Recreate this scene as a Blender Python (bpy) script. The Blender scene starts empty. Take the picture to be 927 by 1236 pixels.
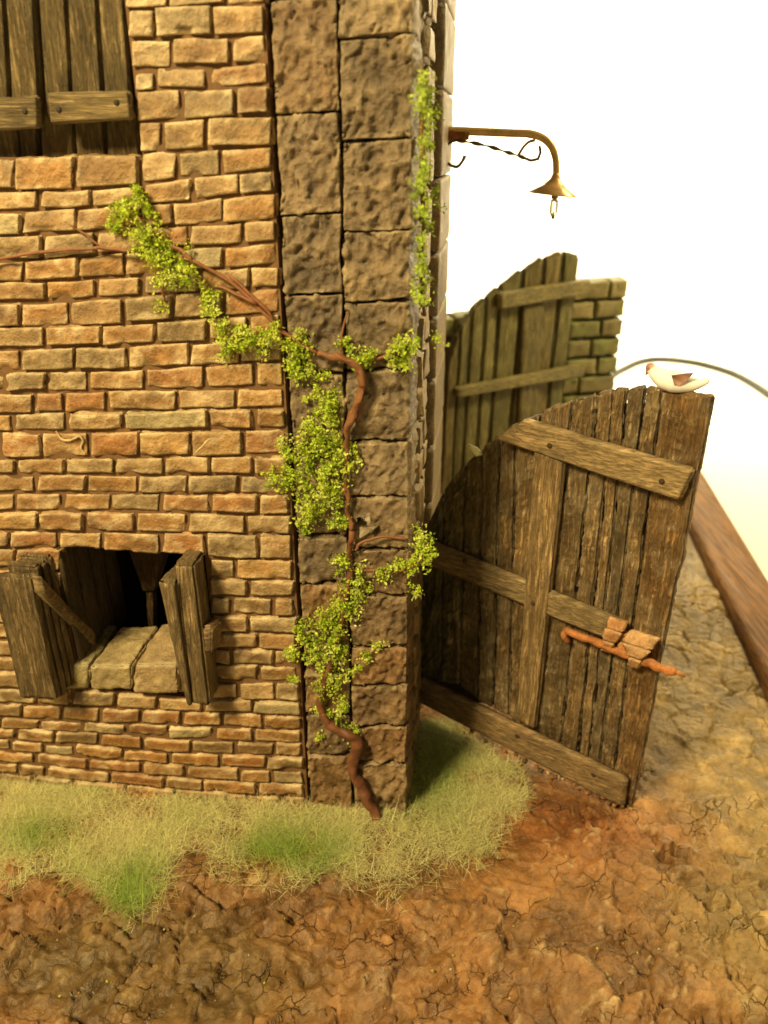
import bpy, bmesh, math, random
import numpy as np
from mathutils import Vector
random.seed(7); RNG = np.random.default_rng(7)
C = bpy.context.scene.collection
SC = bpy.context.scene

# ------------------------------------------------------------------ camera
FPX, CX, CY = 950.0, 463.5, 618.0           # focal length in photo pixels, principal point
H = 3.0                                     # camera height (model built at 10 x scale of the real house)
PITCH = math.radians(24.8)
cam = bpy.data.cameras.new('camera'); camo = bpy.data.objects.new('camera', cam); C.objects.link(camo)
camo.location = (0, 0, H); camo.rotation_euler = (math.radians(90) - PITCH, 0, 0)
cam.sensor_fit = 'HORIZONTAL'; cam.sensor_width = 36; cam.lens = 36 * FPX / 927
cam.clip_start = 0.05; cam.clip_end = 200
cam.dof.use_dof = True; cam.dof.focus_distance = 3.4; cam.dof.aperture_fstop = 1.3
SC.camera = camo

# ------------------------------------------------------------------ light
def area(name, loc, target, size, power, col):
    l = bpy.data.lights.new(name, 'AREA'); l.shape = 'DISK'; l.size = size; l.energy = power; l.color = col
    o = bpy.data.objects.new(name, l); C.objects.link(o); o.location = loc
    o.rotation_euler = (Vector(target) - Vector(loc)).to_track_quat('-Z', 'Y').to_euler(); return o
area('key_light', (-4.9, -2.3, 8.6), (0.2, 3.1, 1.0), 2.2, 1680, (1.0, 0.785, 0.385))
area('room_light', (5.2, 5.4, 6.4), (1.2, 3.6, 0.6), 1.6, 460, (1.0, 0.78, 0.36))
area('backdrop_fill_light', (5.0, 12.5, 8.0), (5.0, 17.7, 1.5), 4.0, 2900, (1.0, 0.87, 0.56))  # added lamp behind the model, only there to whiten the backdrop
w = bpy.data.worlds.new('World'); SC.world = w; w.use_nodes = True
bg = w.node_tree.nodes['Background']; bg.inputs[0].default_value = (1.0, 0.80, 0.44, 1); bg.inputs[1].default_value = 0.19
SC.view_settings.view_transform = 'Standard'; SC.view_settings.look = 'None'
SC.view_settings.exposure = 0.16; SC.view_settings.gamma = 1.0
SC.render.engine = 'CYCLES'; SC.cycles.filter_width = 1.6
SC.cycles.max_bounces = 6

# ------------------------------------------------------------------ noise
def _hash(i, j, k, s):
    h = (i.astype(np.int64) * 374761393 + j.astype(np.int64) * 668265263 + k.astype(np.int64) * 2147483647 + s * 974711) & 0xffffffff
    h = ((h ^ (h >> 13)) * 1274126177) & 0xffffffff
    h = ((h ^ (h >> 16)) * 2246822519) & 0xffffffff
    h = h ^ (h >> 15)
    return (h & 0xffffff) / float(0xffffff)
def vnoise(p, s=0):
    p = np.asarray(p, float); f = np.floor(p); t = p - f; t = t * t * (3 - 2 * t); f = f.astype(np.int64)
    r = 0
    for a in (0, 1):
        for b in (0, 1):
            for c in (0, 1):
                wgt = (t[:, 0] if a else 1 - t[:, 0]) * (t[:, 1] if b else 1 - t[:, 1]) * (t[:, 2] if c else 1 - t[:, 2])
                r = r + wgt * _hash(f[:, 0] + a, f[:, 1] + b, f[:, 2] + c, s)
    return r * 2 - 1
def fbm(p, o=3, s=0):
    r = 0; a = 1.0; n = 0
    for k in range(o):
        r = r + a * vnoise(p * (2.03 ** k) + 17.3 * k, s + k * 31); n += a; a *= 0.5
    return r / n
def sstep(a, b, x):
    t = np.clip((x - a) / (b - a), 0, 1); return t * t * (3 - 2 * t)

# ------------------------------------------------------------------ frames: the wall is turned 8 degrees to the camera
YAW = math.radians(8)
O = np.array([0.117, 2.943, 0.0])                          # front corner of the house at ground level
U = np.array([math.cos(YAW), -math.sin(YAW), 0])           # along the front wall, to the right
S = np.array([math.sin(YAW), math.cos(YAW), 0])            # into the depth, along the side wall
N = -S
Z = np.array([0, 0, 1.0])
CAM = np.array([0, 0, H])
def ray(px, py):
    dx, dy = px - CX, CY - py; c, s = math.cos(PITCH), math.sin(PITCH)
    return np.array([dx, c * FPX + s * dy, c * dy - s * FPX])
def hit(px, py, p0, n):
    d = ray(px, py); return CAM + d * (np.dot(p0 - CAM, n) / np.dot(d, n))
def W(px, py, off=0.0): return hit(px, py, O + N * off, N)                # on the front wall, off metres in front of it
def SD(px, py, off=0.0): return hit(px, py, O + U * off, U)               # on the side wall
def G(px, py, z=0.0): return hit(px, py, np.array([0, 0, z]), Z)          # on the ground
def uz(p): q = p - O; return np.dot(q, U), q[2]
def us(u, s, z=0.0): return O + U * u + S * s + Z * z

# ------------------------------------------------------------------ objects
def tag(o, label=None, cat=None, group=None, kind=None):
    for k, v in (('label', label), ('category', cat), ('group', group), ('kind', kind)):
        if v: o[k] = v
    return o
def thing(name, loc, label, cat, group=None):
    o = bpy.data.objects.new(name, None); C.objects.link(o); o.location = Vector(loc); o.empty_display_size = 0.1
    return tag(o, label, cat, group)
def wloc(o):
    l = Vector((0, 0, 0))
    while o is not None: l = l + o.location; o = o.parent
    return l
class MB:
    def __init__(s): s.V = []; s.F = []; s.C = []; s.n = 0
    def add(s, V, F, col):
        V = np.asarray(V, float); col = np.asarray(col, float)
        if col.ndim == 1: col = np.tile(col[:3], (len(V), 1))
        if isinstance(F, np.ndarray): s.F.extend((F + s.n).tolist())
        else: s.F.extend([[i + s.n for i in f] for f in F])
        s.V.append(V); s.C.append(col); s.n += len(V)
    def build(s, name, mat, parent=None, smooth=True, origin=None):
        V = np.concatenate(s.V); col = np.concatenate(s.C)
        me = bpy.data.meshes.new(name)
        o = bpy.data.objects.new(name, me); C.objects.link(o)
        base = np.array(wloc(parent)) if parent else np.zeros(3)
        org = np.array(origin, float) if origin is not None else (base if parent else np.zeros(3))
        me.from_pydata((V - org).tolist(), [], s.F)
        ca = me.color_attributes.new('Col', 'FLOAT_COLOR', 'POINT')
        ca.data.foreach_set('color', np.concatenate([np.clip(col, 0, 1), np.ones((len(col), 1))], 1).astype(np.float32).ravel())
        if smooth: me.polygons.foreach_set('use_smooth', [True] * len(me.polygons))
        me.materials.append(mat)
        if parent: o.parent = parent
        o.location = Vector(org - base)
        me.update(); return o

_topo = {}
def topo(nx, ny, nz):
    k = (nx, ny, nz)
    if k in _topo: return _topo[k]
    idx = -np.ones((nx + 1, ny + 1, nz + 1), int); P = []
    for i in range(nx + 1):
        for j in range(ny + 1):
            for l in range(nz + 1):
                if i in (0, nx) or j in (0, ny) or l in (0, nz): idx[i, j, l] = len(P); P.append((i / nx, j / ny, l / nz))
    F = []
    for l, fl in ((0, 1), (nz, 0)):
        for i in range(nx):
            for j in range(ny):
                q = [idx[i, j, l], idx[i + 1, j, l], idx[i + 1, j + 1, l], idx[i, j + 1, l]]; F.append(q[::-1] if fl else q)
    for j, fl in ((0, 0), (ny, 1)):
        for i in range(nx):
            for l in range(nz):
                q = [idx[i, j, l], idx[i + 1, j, l], idx[i + 1, j, l + 1], idx[i, j, l + 1]]; F.append(q[::-1] if fl else q)
    for i, fl in ((0, 1), (nx, 0)):
        for j in range(ny):
            for l in range(nz):
                q = [idx[i, j, l], idx[i, j + 1, l], idx[i, j + 1, l + 1], idx[i, j, l + 1]]; F.append(q[::-1] if fl else q)
    _topo[k] = (np.array(P), np.array(F)); return _topo[k]

def hexa(mb, back, front, n, base, hi=None, r=0.012, amp=0.004, freq=(18, 18, 18), seed=0, grain=None, cvar=0.22, hiw=0.5, wob=0.0, hiband=0.016, oct=3, amp2=0.0, freq2=(45, 45, 45), chip=0.0, pit=0.0, blotch=0.0):
    """a rough rounded block: back/front are 4 corners each (bl, br, tr, tl); front is axis 2 = 1"""
    P, F = topo(*n)
    Q = P.copy()
    for a in range(3):
        if n[a] > 3: Q[:, a] = 0.62 * P[:, a] + 0.38 * (0.5 - 0.5 * np.cos(np.pi * P[:, a]))
    b = np.array(back, float); f = np.array(front, float)
    L = np.array([np.linalg.norm(f[1] - f[0] + f[2] - f[3]) / 2, np.linalg.norm(f[3] - f[0] + f[2] - f[1]) / 2, np.linalg.norm((f - b).mean(0))])
    ax = np.array([(f[1] - f[0] + f[2] - f[3]), (f[3] - f[0] + f[2] - f[1]), (f - b).sum(0)]); ax = ax / np.linalg.norm(ax, axis=1)[:, None]
    x, y, z = Q[:, 0:1], Q[:, 1:2], Q[:, 2:3]
    def bil(c): return c[0] * (1 - x) * (1 - y) + c[1] * x * (1 - y) + c[2] * x * y + c[3] * (1 - x) * y
    V = bil(b) * (1 - z) + bil(f) * z
    D = np.minimum(Q, 1 - Q) * L                         # distance to the nearest face on each axis
    sgn = np.where(Q > 0.5, 1.0, -1.0)
    M = Q * L
    nz_ = fbm(M * np.array(freq) + seed * 7.31, oct, seed)
    if amp2: nz_ = nz_ + (amp2 / max(amp, 1e-6)) * fbm(M * np.array(freq2) + seed * 3.1, 2, seed + 21)
    if chip:
        ed = np.sort(D, axis=1)[:, 1]
        nz_ = nz_ - (chip / max(amp, 1e-6)) * sstep(.15, .6, fbm(M * 13 + seed * 5.3, 2, seed + 33)) * np.exp(-(ed / .022) ** 2)
    if pit: nz_ = nz_ - (pit / max(amp, 1e-6)) * sstep(.05, .5, fbm(M * np.array((44, 30, 40)) + 2.2 * fbm(M * 11, 2, seed)[:, None] + seed * 2.9, 3, seed + 41))
    disp = np.zeros_like(V)
    on = D < 1e-9
    for i in range(3):
        sh = np.zeros(len(V))
        for j in range(3):
            if j == i: continue
            rr = min(r, L[i] * 0.49, L[j] * 0.49)
            t = np.clip(rr - D[:, j], 0, rr); sh += rr - np.sqrt(np.maximum(rr * rr - t * t, 0))
        sh = np.minimum(sh, r * 1.3)
        disp += (on[:, i] * sgn[:, i] * (-sh + amp * nz_))[:, None] * ax[i]
    if wob:
        for i in (0, 1):
            disp += (wob * vnoise(M * 9 + seed * 3.7 + i * 50, seed + 5) * (D[:, i] < 0.3 * L[i]))[:, None] * ax[i]
    V = V + disp
    Fq = F
    det = np.dot(np.cross(ax[0], ax[1]), ax[2])
    if det < 0: Fq = F[:, ::-1]
    base = np.array(base, float)
    cn = fbm(M * 7 + seed * 1.7, 3, seed + 9)
    nz_ = np.clip(nz_, -1.2, 1.2); col = base[None, :] * (1 + cvar * cn)[:, None] * (1 + 0.5 * cvar * nz_)[:, None]
    if hi is not None:
        srt = np.sort(D, axis=1)[:, 1]
        e = np.exp(-(srt / hiband) ** 2) * (0.35 + 0.65 * sstep(-0.35, 0.5, fbm(M * 22 + seed, 2, seed + 3))) * hiw
        e = e + hiw * 0.35 * sstep(0.15, 0.7, nz_)
        if blotch: e = e + blotch * sstep(.05, .5, fbm(M * np.array((11, 16, 11)) + seed * 4.1, 3, seed + 61))  # random noise patches blended toward the hi colour
        e = np.clip(e * sstep(0.2, 0.8, Q[:, 2]), 0, 1)
        col = col * (1 - e[:, None]) + np.array(hi)[None, :] * e[:, None]
    mb.add(V, Fq, col); return V

def tube(mb, pts, rad, col, k=8, sub=4, jitter=0.0, seed=0, cap=True):
    pts = np.array(pts, float); rad = np.array(rad if np.ndim(rad) else [rad] * len(pts), float)
    # Catmull-Rom
    if sub > 1 and len(pts) > 2:
        e = np.vstack([2 * pts[0] - pts[1], pts, 2 * pts[-1] - pts[-2]]); er = np.concatenate([[rad[0]], rad, [rad[-1]]])
        q = []; qr = []
        for i in range(1, len(e) - 2):
            for t in np.linspace(0, 1, sub, endpoint=False):
                q.append(0.5 * (2 * e[i] + (e[i + 1] - e[i - 1]) * t + (2 * e[i - 1] - 5 * e[i] + 4 * e[i + 1] - e[i + 2]) * t * t + (3 * e[i] - e[i - 1] - 3 * e[i + 1] + e[i + 2]) * t ** 3))
                qr.append(er[i] * (1 - t) + er[i + 1] * t)
        q.append(pts[-1]); qr.append(rad[-1]); pts = np.array(q); rad = np.array(qr)
    m = len(pts); T = np.gradient(pts, axis=0); T /= np.linalg.norm(T, axis=1)[:, None] + 1e-12
    a = np.array([0, 0, 1.0]) if abs(T[0][2]) < 0.9 else np.array([1.0, 0, 0])
    V = []; 
    nrm = np.cross(T[0], a); nrm /= np.linalg.norm(nrm)
    for i in range(m):
        nrm = nrm - T[i] * np.dot(nrm, T[i]); nrm /= np.linalg.norm(nrm); bn = np.cross(T[i], nrm)
        for j in range(k):
            th = 2 * math.pi * j / k; V.append(pts[i] + rad[i] * (math.cos(th) * nrm + math.sin(th) * bn))
    V = np.array(V)
    if jitter: V = V + jitter * np.stack([vnoise(V * 30 + 11 * q, seed + q) for q in range(3)], 1)
    F = [[i * k + j, i * k + (j + 1) % k, (i + 1) * k + (j + 1) % k, (i + 1) * k + j] for i in range(m - 1) for j in range(k)]
    if cap: F += [list(range(k))[::-1], [(m - 1) * k + j for j in range(k)]]
    c = np.array(col, float)
    if c.ndim == 1: c = c[None, :] * (1 + 0.18 * vnoise(V * 25 + 3, seed))[:, None]
    mb.add(V, F, c)

def lathe(mb, c, prof, col, k=24, axis=None):
    ax = np.array(axis if axis is not None else (0, 0, 1.0)); ax = ax / np.linalg.norm(ax)
    e1 = np.cross(ax, (0, 1.0, 0)); e1 /= np.linalg.norm(e1); e2 = np.cross(ax, e1)
    V = []; m = len(prof)
    for (r, h) in prof:
        for j in range(k):
            th = 2 * math.pi * j / k; V.append(np.array(c) + ax * h + r * (math.cos(th) * e1 + math.sin(th) * e2))
    F = [[i * k + j, i * k + (j + 1) % k, (i + 1) * k + (j + 1) % k, (i + 1) * k + j] for i in range(m - 1) for j in range(k)]
    F += [list(range(k))[::-1], [(m - 1) * k + j for j in range(k)]]
    mb.add(V, F, col)

# ------------------------------------------------------------------ materials
def mat(name, rough=0.7, bump=0.3, bscale=60, stretch=(1, 1, 1), var=0.25, spec=0.35, rvar=0.15, tint=None, dist=0.004, metal=0.0, coat=0.0, streak=None, cracks=False):
    m = bpy.data.materials.new(name); m.use_nodes = True; nt = m.node_tree; nd = nt.nodes; L = nt.links
    p = nd['Principled BSDF']; p.inputs['Roughness'].default_value = rough; p.inputs['Specular IOR Level'].default_value = spec
    p.inputs['Metallic'].default_value = metal
    if coat: p.inputs['Coat Weight'].default_value = coat; p.inputs['Coat Roughness'].default_value = 0.25
    at = nd.new('ShaderNodeAttribute'); at.attribute_name = 'Col'
    tc = nd.new('ShaderNodeTexCoord'); mp = nd.new('ShaderNodeMapping'); mp.inputs['Scale'].default_value = stretch
    L.new(tc.outputs['Object'], mp.inputs[0])
    n1 = nd.new('ShaderNodeTexNoise'); n1.inputs['Scale'].default_value = bscale; n1.inputs['Detail'].default_value = 5; n1.inputs['Roughness'].default_value = 0.65
    L.new(mp.outputs[0], n1.inputs['Vector'])
    n2 = nd.new('ShaderNodeTexNoise'); n2.inputs['Scale'].default_value = bscale * 0.23; n2.inputs['Detail'].default_value = 4
    L.new(mp.outputs[0], n2.inputs['Vector'])
    ad = nd.new('ShaderNodeMath'); ad.operation = 'ADD'; L.new(n1.outputs['Fac'], ad.inputs[0]); L.new(n2.outputs['Fac'], ad.inputs[1])
    mr = nd.new('ShaderNodeMapRange'); mr.inputs['From Min'].default_value = 0.6; mr.inputs['From Max'].default_value = 1.4
    mr.inputs['To Min'].default_value = 1 - var; mr.inputs['To Max'].default_value = 1 + var; L.new(ad.outputs[0], mr.inputs['Value'])
    mx = nd.new('ShaderNodeVectorMath'); mx.operation = 'SCALE'; L.new(at.outputs['Color'], mx.inputs[0]); L.new(mr.outputs[0], mx.inputs['Scale'])
    colout = mx.outputs[0]; hgt = n1.outputs['Fac']
    if streak:                                             # dark grain lines running along the board
        m3 = nd.new('ShaderNodeMapping'); m3.inputs['Scale'].default_value = streak; L.new(tc.outputs['Object'], m3.inputs[0])
        n3 = nd.new('ShaderNodeTexNoise'); n3.inputs['Scale'].default_value = 85; n3.inputs['Detail'].default_value = 6; n3.inputs['Roughness'].default_value = .7; n3.inputs['Distortion'].default_value = .6; L.new(m3.outputs[0], n3.inputs['Vector'])
        r3 = nd.new('ShaderNodeMapRange'); r3.inputs['From Min'].default_value = .40; r3.inputs['From Max'].default_value = .60; r3.inputs['To Min'].default_value = .52; r3.inputs['To Max'].default_value = 1.25; L.new(n3.outputs['Fac'], r3.inputs['Value'])
        s3 = nd.new('ShaderNodeVectorMath'); s3.operation = 'SCALE'; L.new(colout, s3.inputs[0]); L.new(r3.outputs[0], s3.inputs['Scale']); colout = s3.outputs[0]
        h3 = nd.new('ShaderNodeMath'); h3.operation = 'ADD'; L.new(hgt, h3.inputs[0]); L.new(r3.outputs[0], h3.inputs[1]); hgt = h3.outputs[0]
    if cracks:
        nw = nd.new('ShaderNodeTexNoise'); nw.inputs['Scale'].default_value = 9; nw.inputs['Detail'].default_value = 4; L.new(tc.outputs['Object'], nw.inputs['Vector'])
        wv = nd.new('ShaderNodeVectorMath'); wv.operation = 'MULTIPLY_ADD'; L.new(nw.outputs['Color'], wv.inputs[0]); wv.inputs[1].default_value = (.10, .10, .10); L.new(tc.outputs['Object'], wv.inputs[2])
        for sc_, wd_, dp in ((12.0, .035, .30), (36.0, .05, .0)):
            vo = nd.new('ShaderNodeTexVoronoi'); vo.feature = 'DISTANCE_TO_EDGE'; vo.inputs['Scale'].default_value = sc_; L.new(wv.outputs[0], vo.inputs['Vector'])
            nb = nd.new('ShaderNodeTexNoise'); nb.inputs['Scale'].default_value = sc_ * .35; L.new(tc.outputs['Object'], nb.inputs['Vector'])
            mk = nd.new('ShaderNodeMapRange'); mk.inputs['From Min'].default_value = .52; mk.inputs['From Max'].default_value = .66; L.new(nb.outputs['Fac'], mk.inputs['Value'])
            cr = nd.new('ShaderNodeMapRange'); cr.inputs['From Min'].default_value = 0; cr.inputs['From Max'].default_value = wd_; cr.inputs['To Min'].default_value = 1; cr.inputs['To Max'].default_value = 0; L.new(vo.outputs['Distance'], cr.inputs['Value'])
            cm = nd.new('ShaderNodeMath'); cm.operation = 'MULTIPLY'; L.new(cr.outputs[0], cm.inputs[0]); L.new(mk.outputs[0], cm.inputs[1])
            vc = nd.new('ShaderNodeTexVoronoi'); vc.inputs['Scale'].default_value = sc_; L.new(wv.outputs[0], vc.inputs['Vector'])
            vs = nd.new('ShaderNodeSeparateColor'); L.new(vc.outputs['Color'], vs.inputs[0])
            pm_ = nd.new('ShaderNodeMath'); pm_.operation = 'MULTIPLY'; pm_.inputs[1].default_value = 1.0; L.new(vs.outputs[0], pm_.inputs[0])
            h1_ = nd.new('ShaderNodeMath'); h1_.operation = 'ADD'; L.new(hgt, h1_.inputs[0]); L.new(pm_.outputs[0], h1_.inputs[1])
            h2_ = nd.new('ShaderNodeMath'); h2_.operation = 'MULTIPLY_ADD'; L.new(cm.outputs[0], h2_.inputs[0]); h2_.inputs[1].default_value = -4 * dp; L.new(h1_.outputs[0], h2_.inputs[2]); hgt = h2_.outputs[0]
            dk_ = nd.new('ShaderNodeMath'); dk_.operation = 'MULTIPLY_ADD'; L.new(cm.outputs[0], dk_.inputs[0]); dk_.inputs[1].default_value = -.75 * dp
            tn = nd.new('ShaderNodeMapRange'); tn.inputs['To Min'].default_value = .90; tn.inputs['To Max'].default_value = 1.12; L.new(vs.outputs[1], tn.inputs['Value']); L.new(tn.outputs[0], dk_.inputs[2])
            s4 = nd.new('ShaderNodeVectorMath'); s4.operation = 'SCALE'; L.new(colout, s4.inputs[0]); L.new(dk_.outputs[0], s4.inputs['Scale']); colout = s4.outputs[0]
    L.new(colout, p.inputs['Base Color'])
    rr = nd.new('ShaderNodeMapRange'); rr.inputs['To Min'].default_value = rough - rvar; rr.inputs['To Max'].default_value = rough + rvar
    rr.inputs['From Min'].default_value = 0.3; rr.inputs['From Max'].default_value = 0.7
    L.new(n2.outputs['Fac'], rr.inputs['Value']); L.new(rr.outputs[0], p.inputs['Roughness'])
    bp = nd.new('ShaderNodeBump'); bp.inputs['Strength'].default_value = bump; bp.inputs['Distance'].default_value = dist
    L.new(hgt, bp.inputs['Height']); L.new(bp.outputs[0], p.inputs['Normal'])
    return m
M_BRICK = mat('painted_brick', 0.42, 1.0, 75, var=0.38, dist=.010, spec=.5)
M_MORTAR = mat('dark_mortar', 0.85, 0.7, 60, var=0.3)
M_STONE = mat('rough_stone', 0.52, 1.0, 50, var=0.42, dist=0.012, spec=.45)
M_WOOD_V = mat('weathered_wood_upright', 0.55, 1.0, 75, (1, 1, 0.5), var=0.4, dist=0.012, spec=.42, streak=(1, 1, .09))
M_WOOD_H = mat('weathered_wood_across', 0.55, 0.9, 70, (0.14, 0.6, 1), var=0.35, dist=0.006, spec=.42, streak=(.05, .35, 1))
M_RUST = mat('rusty_iron', 0.75, 1.0, 80, var=0.6, dist=.008, spec=.3)
M_BRASS = mat('aged_brass', 0.38, 0.25, 60, var=0.3, metal=0.15, spec=0.5)
M_BARK = mat('vine_bark', 0.6, 0.6, 90, var=0.35)
M_EARTH = mat('cracked_earth', 0.44, 0.9, 30, var=0.42, spec=0.4, rvar=0.16, dist=0.013, cracks=True)
M_FRAME = mat('varnished_wood', 0.6, 0.12, 40, (3, 0.15, 3), var=0.16, spec=0.2, streak=(.5, .03, .5))
M_PLAIN = mat('plain_paint', 0.6, 0.15, 60, var=0.06)
M_CLOTH = mat('pale_cloth', 0.8, 0.05, 30, var=0.02)
M_DARK = mat('cable_rubber', 0.5, 0.05, 60, var=0.05)
def leaf_mat(name, tr=0.35):
    m = bpy.data.materials.new(name); m.use_nodes = True; nd = m.node_tree.nodes; L = m.node_tree.links
    p = nd['Principled BSDF']; p.inputs['Roughness'].default_value = 0.6; p.inputs['Specular IOR Level'].default_value = 0.25
    at = nd.new('ShaderNodeAttribute'); at.attribute_name = 'Col'; L.new(at.outputs['Color'], p.inputs['Base Color'])
    t = nd.new('ShaderNodeBsdfTranslucent'); L.new(at.outputs['Color'], t.inputs['Color'])
    mx = nd.new('ShaderNodeMixShader'); mx.inputs[0].default_value = tr; L.new(p.outputs[0], mx.inputs[1]); L.new(t.outputs[0], mx.inputs[2])
    L.new(mx.outputs[0], nd['Material Output'].inputs['Surface']); return m
M_LEAF = leaf_mat('leaf_flock'); M_GRASS = leaf_mat('grass_fibre', 0.3)
def glass_mat():
    m = bpy.data.materials.new('bulb_glass'); m.use_nodes = True; p = m.node_tree.nodes['Principled BSDF']
    p.inputs['Base Color'].default_value = (0.95, 0.93, 0.85, 1); p.inputs['Roughness'].default_value = 0.08; p.inputs['Transmission Weight'].default_value = 0.85; return m
M_GLASS = glass_mat()

# ------------------------------------------------------------------ ground, table, backdrop
UL, UR, SF, SB = -3.3, 2.06, -1.75, 5.35           # inner edges of the display base, in (u, s)
TABLE_Z = -0.42
def ground_z(u, s):
    u = np.asarray(u, float); s = np.asarray(s, float)
    return -0.085 * np.clip(-u / 2.0, 0, 1.2) + 0.0 * s
def build_ground():
    st = 0.0100
    us_ = np.arange(UL, UR + st, st); ss = np.concatenate([np.arange(SF, 2.6, st), np.arange(2.6, SB + 0.05, 0.05)])
    A, B = np.meshgrid(us_, ss, indexing='xy'); a = A.ravel(); b = B.ravel()
    P3 = np.stack([a, b, np.zeros_like(a)], 1)
    wa = a + 0.11 * fbm(P3 * 4, 4, 1); wb = b + 0.11 * fbm(P3 * 4 + 40, 4, 2)
    def plates(cell, seed, sx=1.0):
        x = wa / cell * sx; y = wb / cell; ix = np.floor(x).astype(np.int64); iy = np.floor(y).astype(np.int64); zz = np.zeros_like(ix)
        f1 = np.full(len(x), 9.0); f2 = np.full(len(x), 9.0); hh = np.zeros(len(x)); idr = np.zeros(len(x))
        for di in (-1, 0, 1):
            for dj in (-1, 0, 1):
                cx, cy = ix + di, iy + dj
                jx = cx + 0.1 + 0.8 * _hash(cx, cy, zz, seed); jy = cy + 0.1 + 0.8 * _hash(cx, cy, zz, seed + 1)
                d = np.hypot(x - jx, y - jy)
                tx = _hash(cx, cy, zz, seed + 2) - 0.5; ty = _hash(cx, cy, zz, seed + 3) - 0.5; t0 = _hash(cx, cy, zz, seed + 4)
                hv = (tx * (x - jx) + ty * (y - jy)) * 2.6 + t0
                nearer = d < f1
                f2 = np.where(nearer, f1, np.minimum(f2, d)); hh = np.where(nearer, hv, hh); idr = np.where(nearer, t0, idr); f1 = np.where(nearer, d, f1)
        return f2 - f1, hh, idr
    e1, h1, i1 = plates(0.17, 11, 1.0); e2, h2, i2 = plates(0.075, 23, 1.2)
    nl = fbm(P3 * 2.2, 4, 5); nf = fbm(P3 * 28, 3, 6); nm = fbm(P3 * 9, 3, 8)
    crackmask = sstep(-0.25, 0.35, fbm(P3 * 3.1 + 9, 2, 44))
    h = ground_z(a, b) + (0.034 * h1 + 0.024 * h2 + 0.012 * nf + 0.014 * nm) * (1 - .65 * sstep(-.1, .9, b + .5 * np.clip(a - .9, 0, 1))) + 0.03 * nl
    crack = np.exp(-(e1 / 0.06) ** 2) * crackmask; crack2 = np.exp(-(e2 / 0.09) ** 2) * sstep(0.0, 0.4, nl + nm)
    gm = sstep(-.62, -.35, b) * (1 - sstep(.75, 1.0, a)) * (1 - sstep(.5, .8, b)); gz0 = ground_z(a, b)
    h = h - 0.030 * crack - 0.012 * crack2 - 0.042
    h = h * (1 - gm) + (gz0 + .35 * (h - gz0) - .012) * gm
    orange = np.array([0.25, 0.120, 0.038]); brown = np.array([0.17, 0.088, 0.032]); ochre = np.array([0.28, 0.188, 0.066]); olive = np.array([0.10, 0.075, 0.024]); pale = np.array([0.55, 0.42, 0.22])
    t = np.clip(0.5 + 0.9 * fbm(P3 * 3.3, 3, 61), 0, 1)[:, None]
    col = orange * t + brown * (1 - t)
    g = sstep(0.75, 1.65, a + 0.25 * b + 0.35 * nl)[:, None]; col = col * (1 - g) + ochre * (0.8 + 0.3 * nm[:, None]) * g
    px = us(-1.35, -1.15); 
    d = np.hypot((a + 1.0) / 0.75, (b + 0.95) / 0.30) + 0.5 * nl
    g = (1 - sstep(0.5, 1.15, d))[:, None] * 0.55; col = col * (1 - g) + olive * g
    red = (np.exp(-((np.hypot((a - 0.75) / 0.55, (b - 0.05) / 0.22)) ** 2)))[:, None]; col = col * (1 - 0.6 * red) + np.array([0.24, 0.075, 0.02]) * 0.6 * red
    col = col * (0.80 + 0.45 * i1)[:, None] * (0.9 + 0.25 * i2)[:, None]
    s_ = (sstep(0.30, 0.75, nf + 0.4 * nm) * 0.30)[:, None]; col = col * (1 - s_) + pale * s_
    edge = (np.exp(-((e1 - 0.16) / 0.05) ** 2) * sstep(0.0, 0.5, nf) * crackmask * 0.55)[:, None]; col = col * (1 - edge) + pale * edge
    V = O[None, :] + a[:, None] * U + b[:, None] * S; V[:, 2] = h
    nx, ny = len(us_), len(ss)
    i = np.arange((nx - 1) * (ny - 1)); r = i // (nx - 1); c = i % (nx - 1); q = r * nx + c
    F = np.stack([q, q + 1, q + nx + 1, q + nx], 1)
    mb = MB(); mb.add(V, F, col); o = mb.build('ground', M_EARTH); tag(o, 'cracked reddish brown earth in front of the brick house', 'ground', kind='structure')
build_ground()

def quadsheet(name, pts, col, m, label, cat):
    mb = MB(); mb.add(pts, [[0, 1, 2, 3]], col); o = mb.build(name, m, smooth=False); tag(o, label, cat, kind='structure')
def build_table():
    mb = MB(); y1 = 16.5; prof = [(-6.0, TABLE_Z), (y1, TABLE_Z)]
    for k in range(1, 13):
        t = k / 12 * math.pi / 2; prof.append((y1 + 1.2 * math.sin(t), TABLE_Z + 1.2 * (1 - math.cos(t))))
    prof.append((y1 + 1.2, 9.0)); V = []; col = []
    for (y, z) in prof:
        for x in (-18, 22): V.append((x, y, z)); col.append((0.50, 0.455, 0.28) if y < y1 else (0.88, 0.87, 0.83))
    mb.add(V, [[2 * i, 2 * i + 1, 2 * i + 3, 2 * i + 2] for i in range(len(prof) - 1)], col)
    tag(mb.build('backdrop', M_CLOTH), 'pale cream table top sweeping up into a white backdrop', 'backdrop', kind='structure')
build_table()

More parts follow.
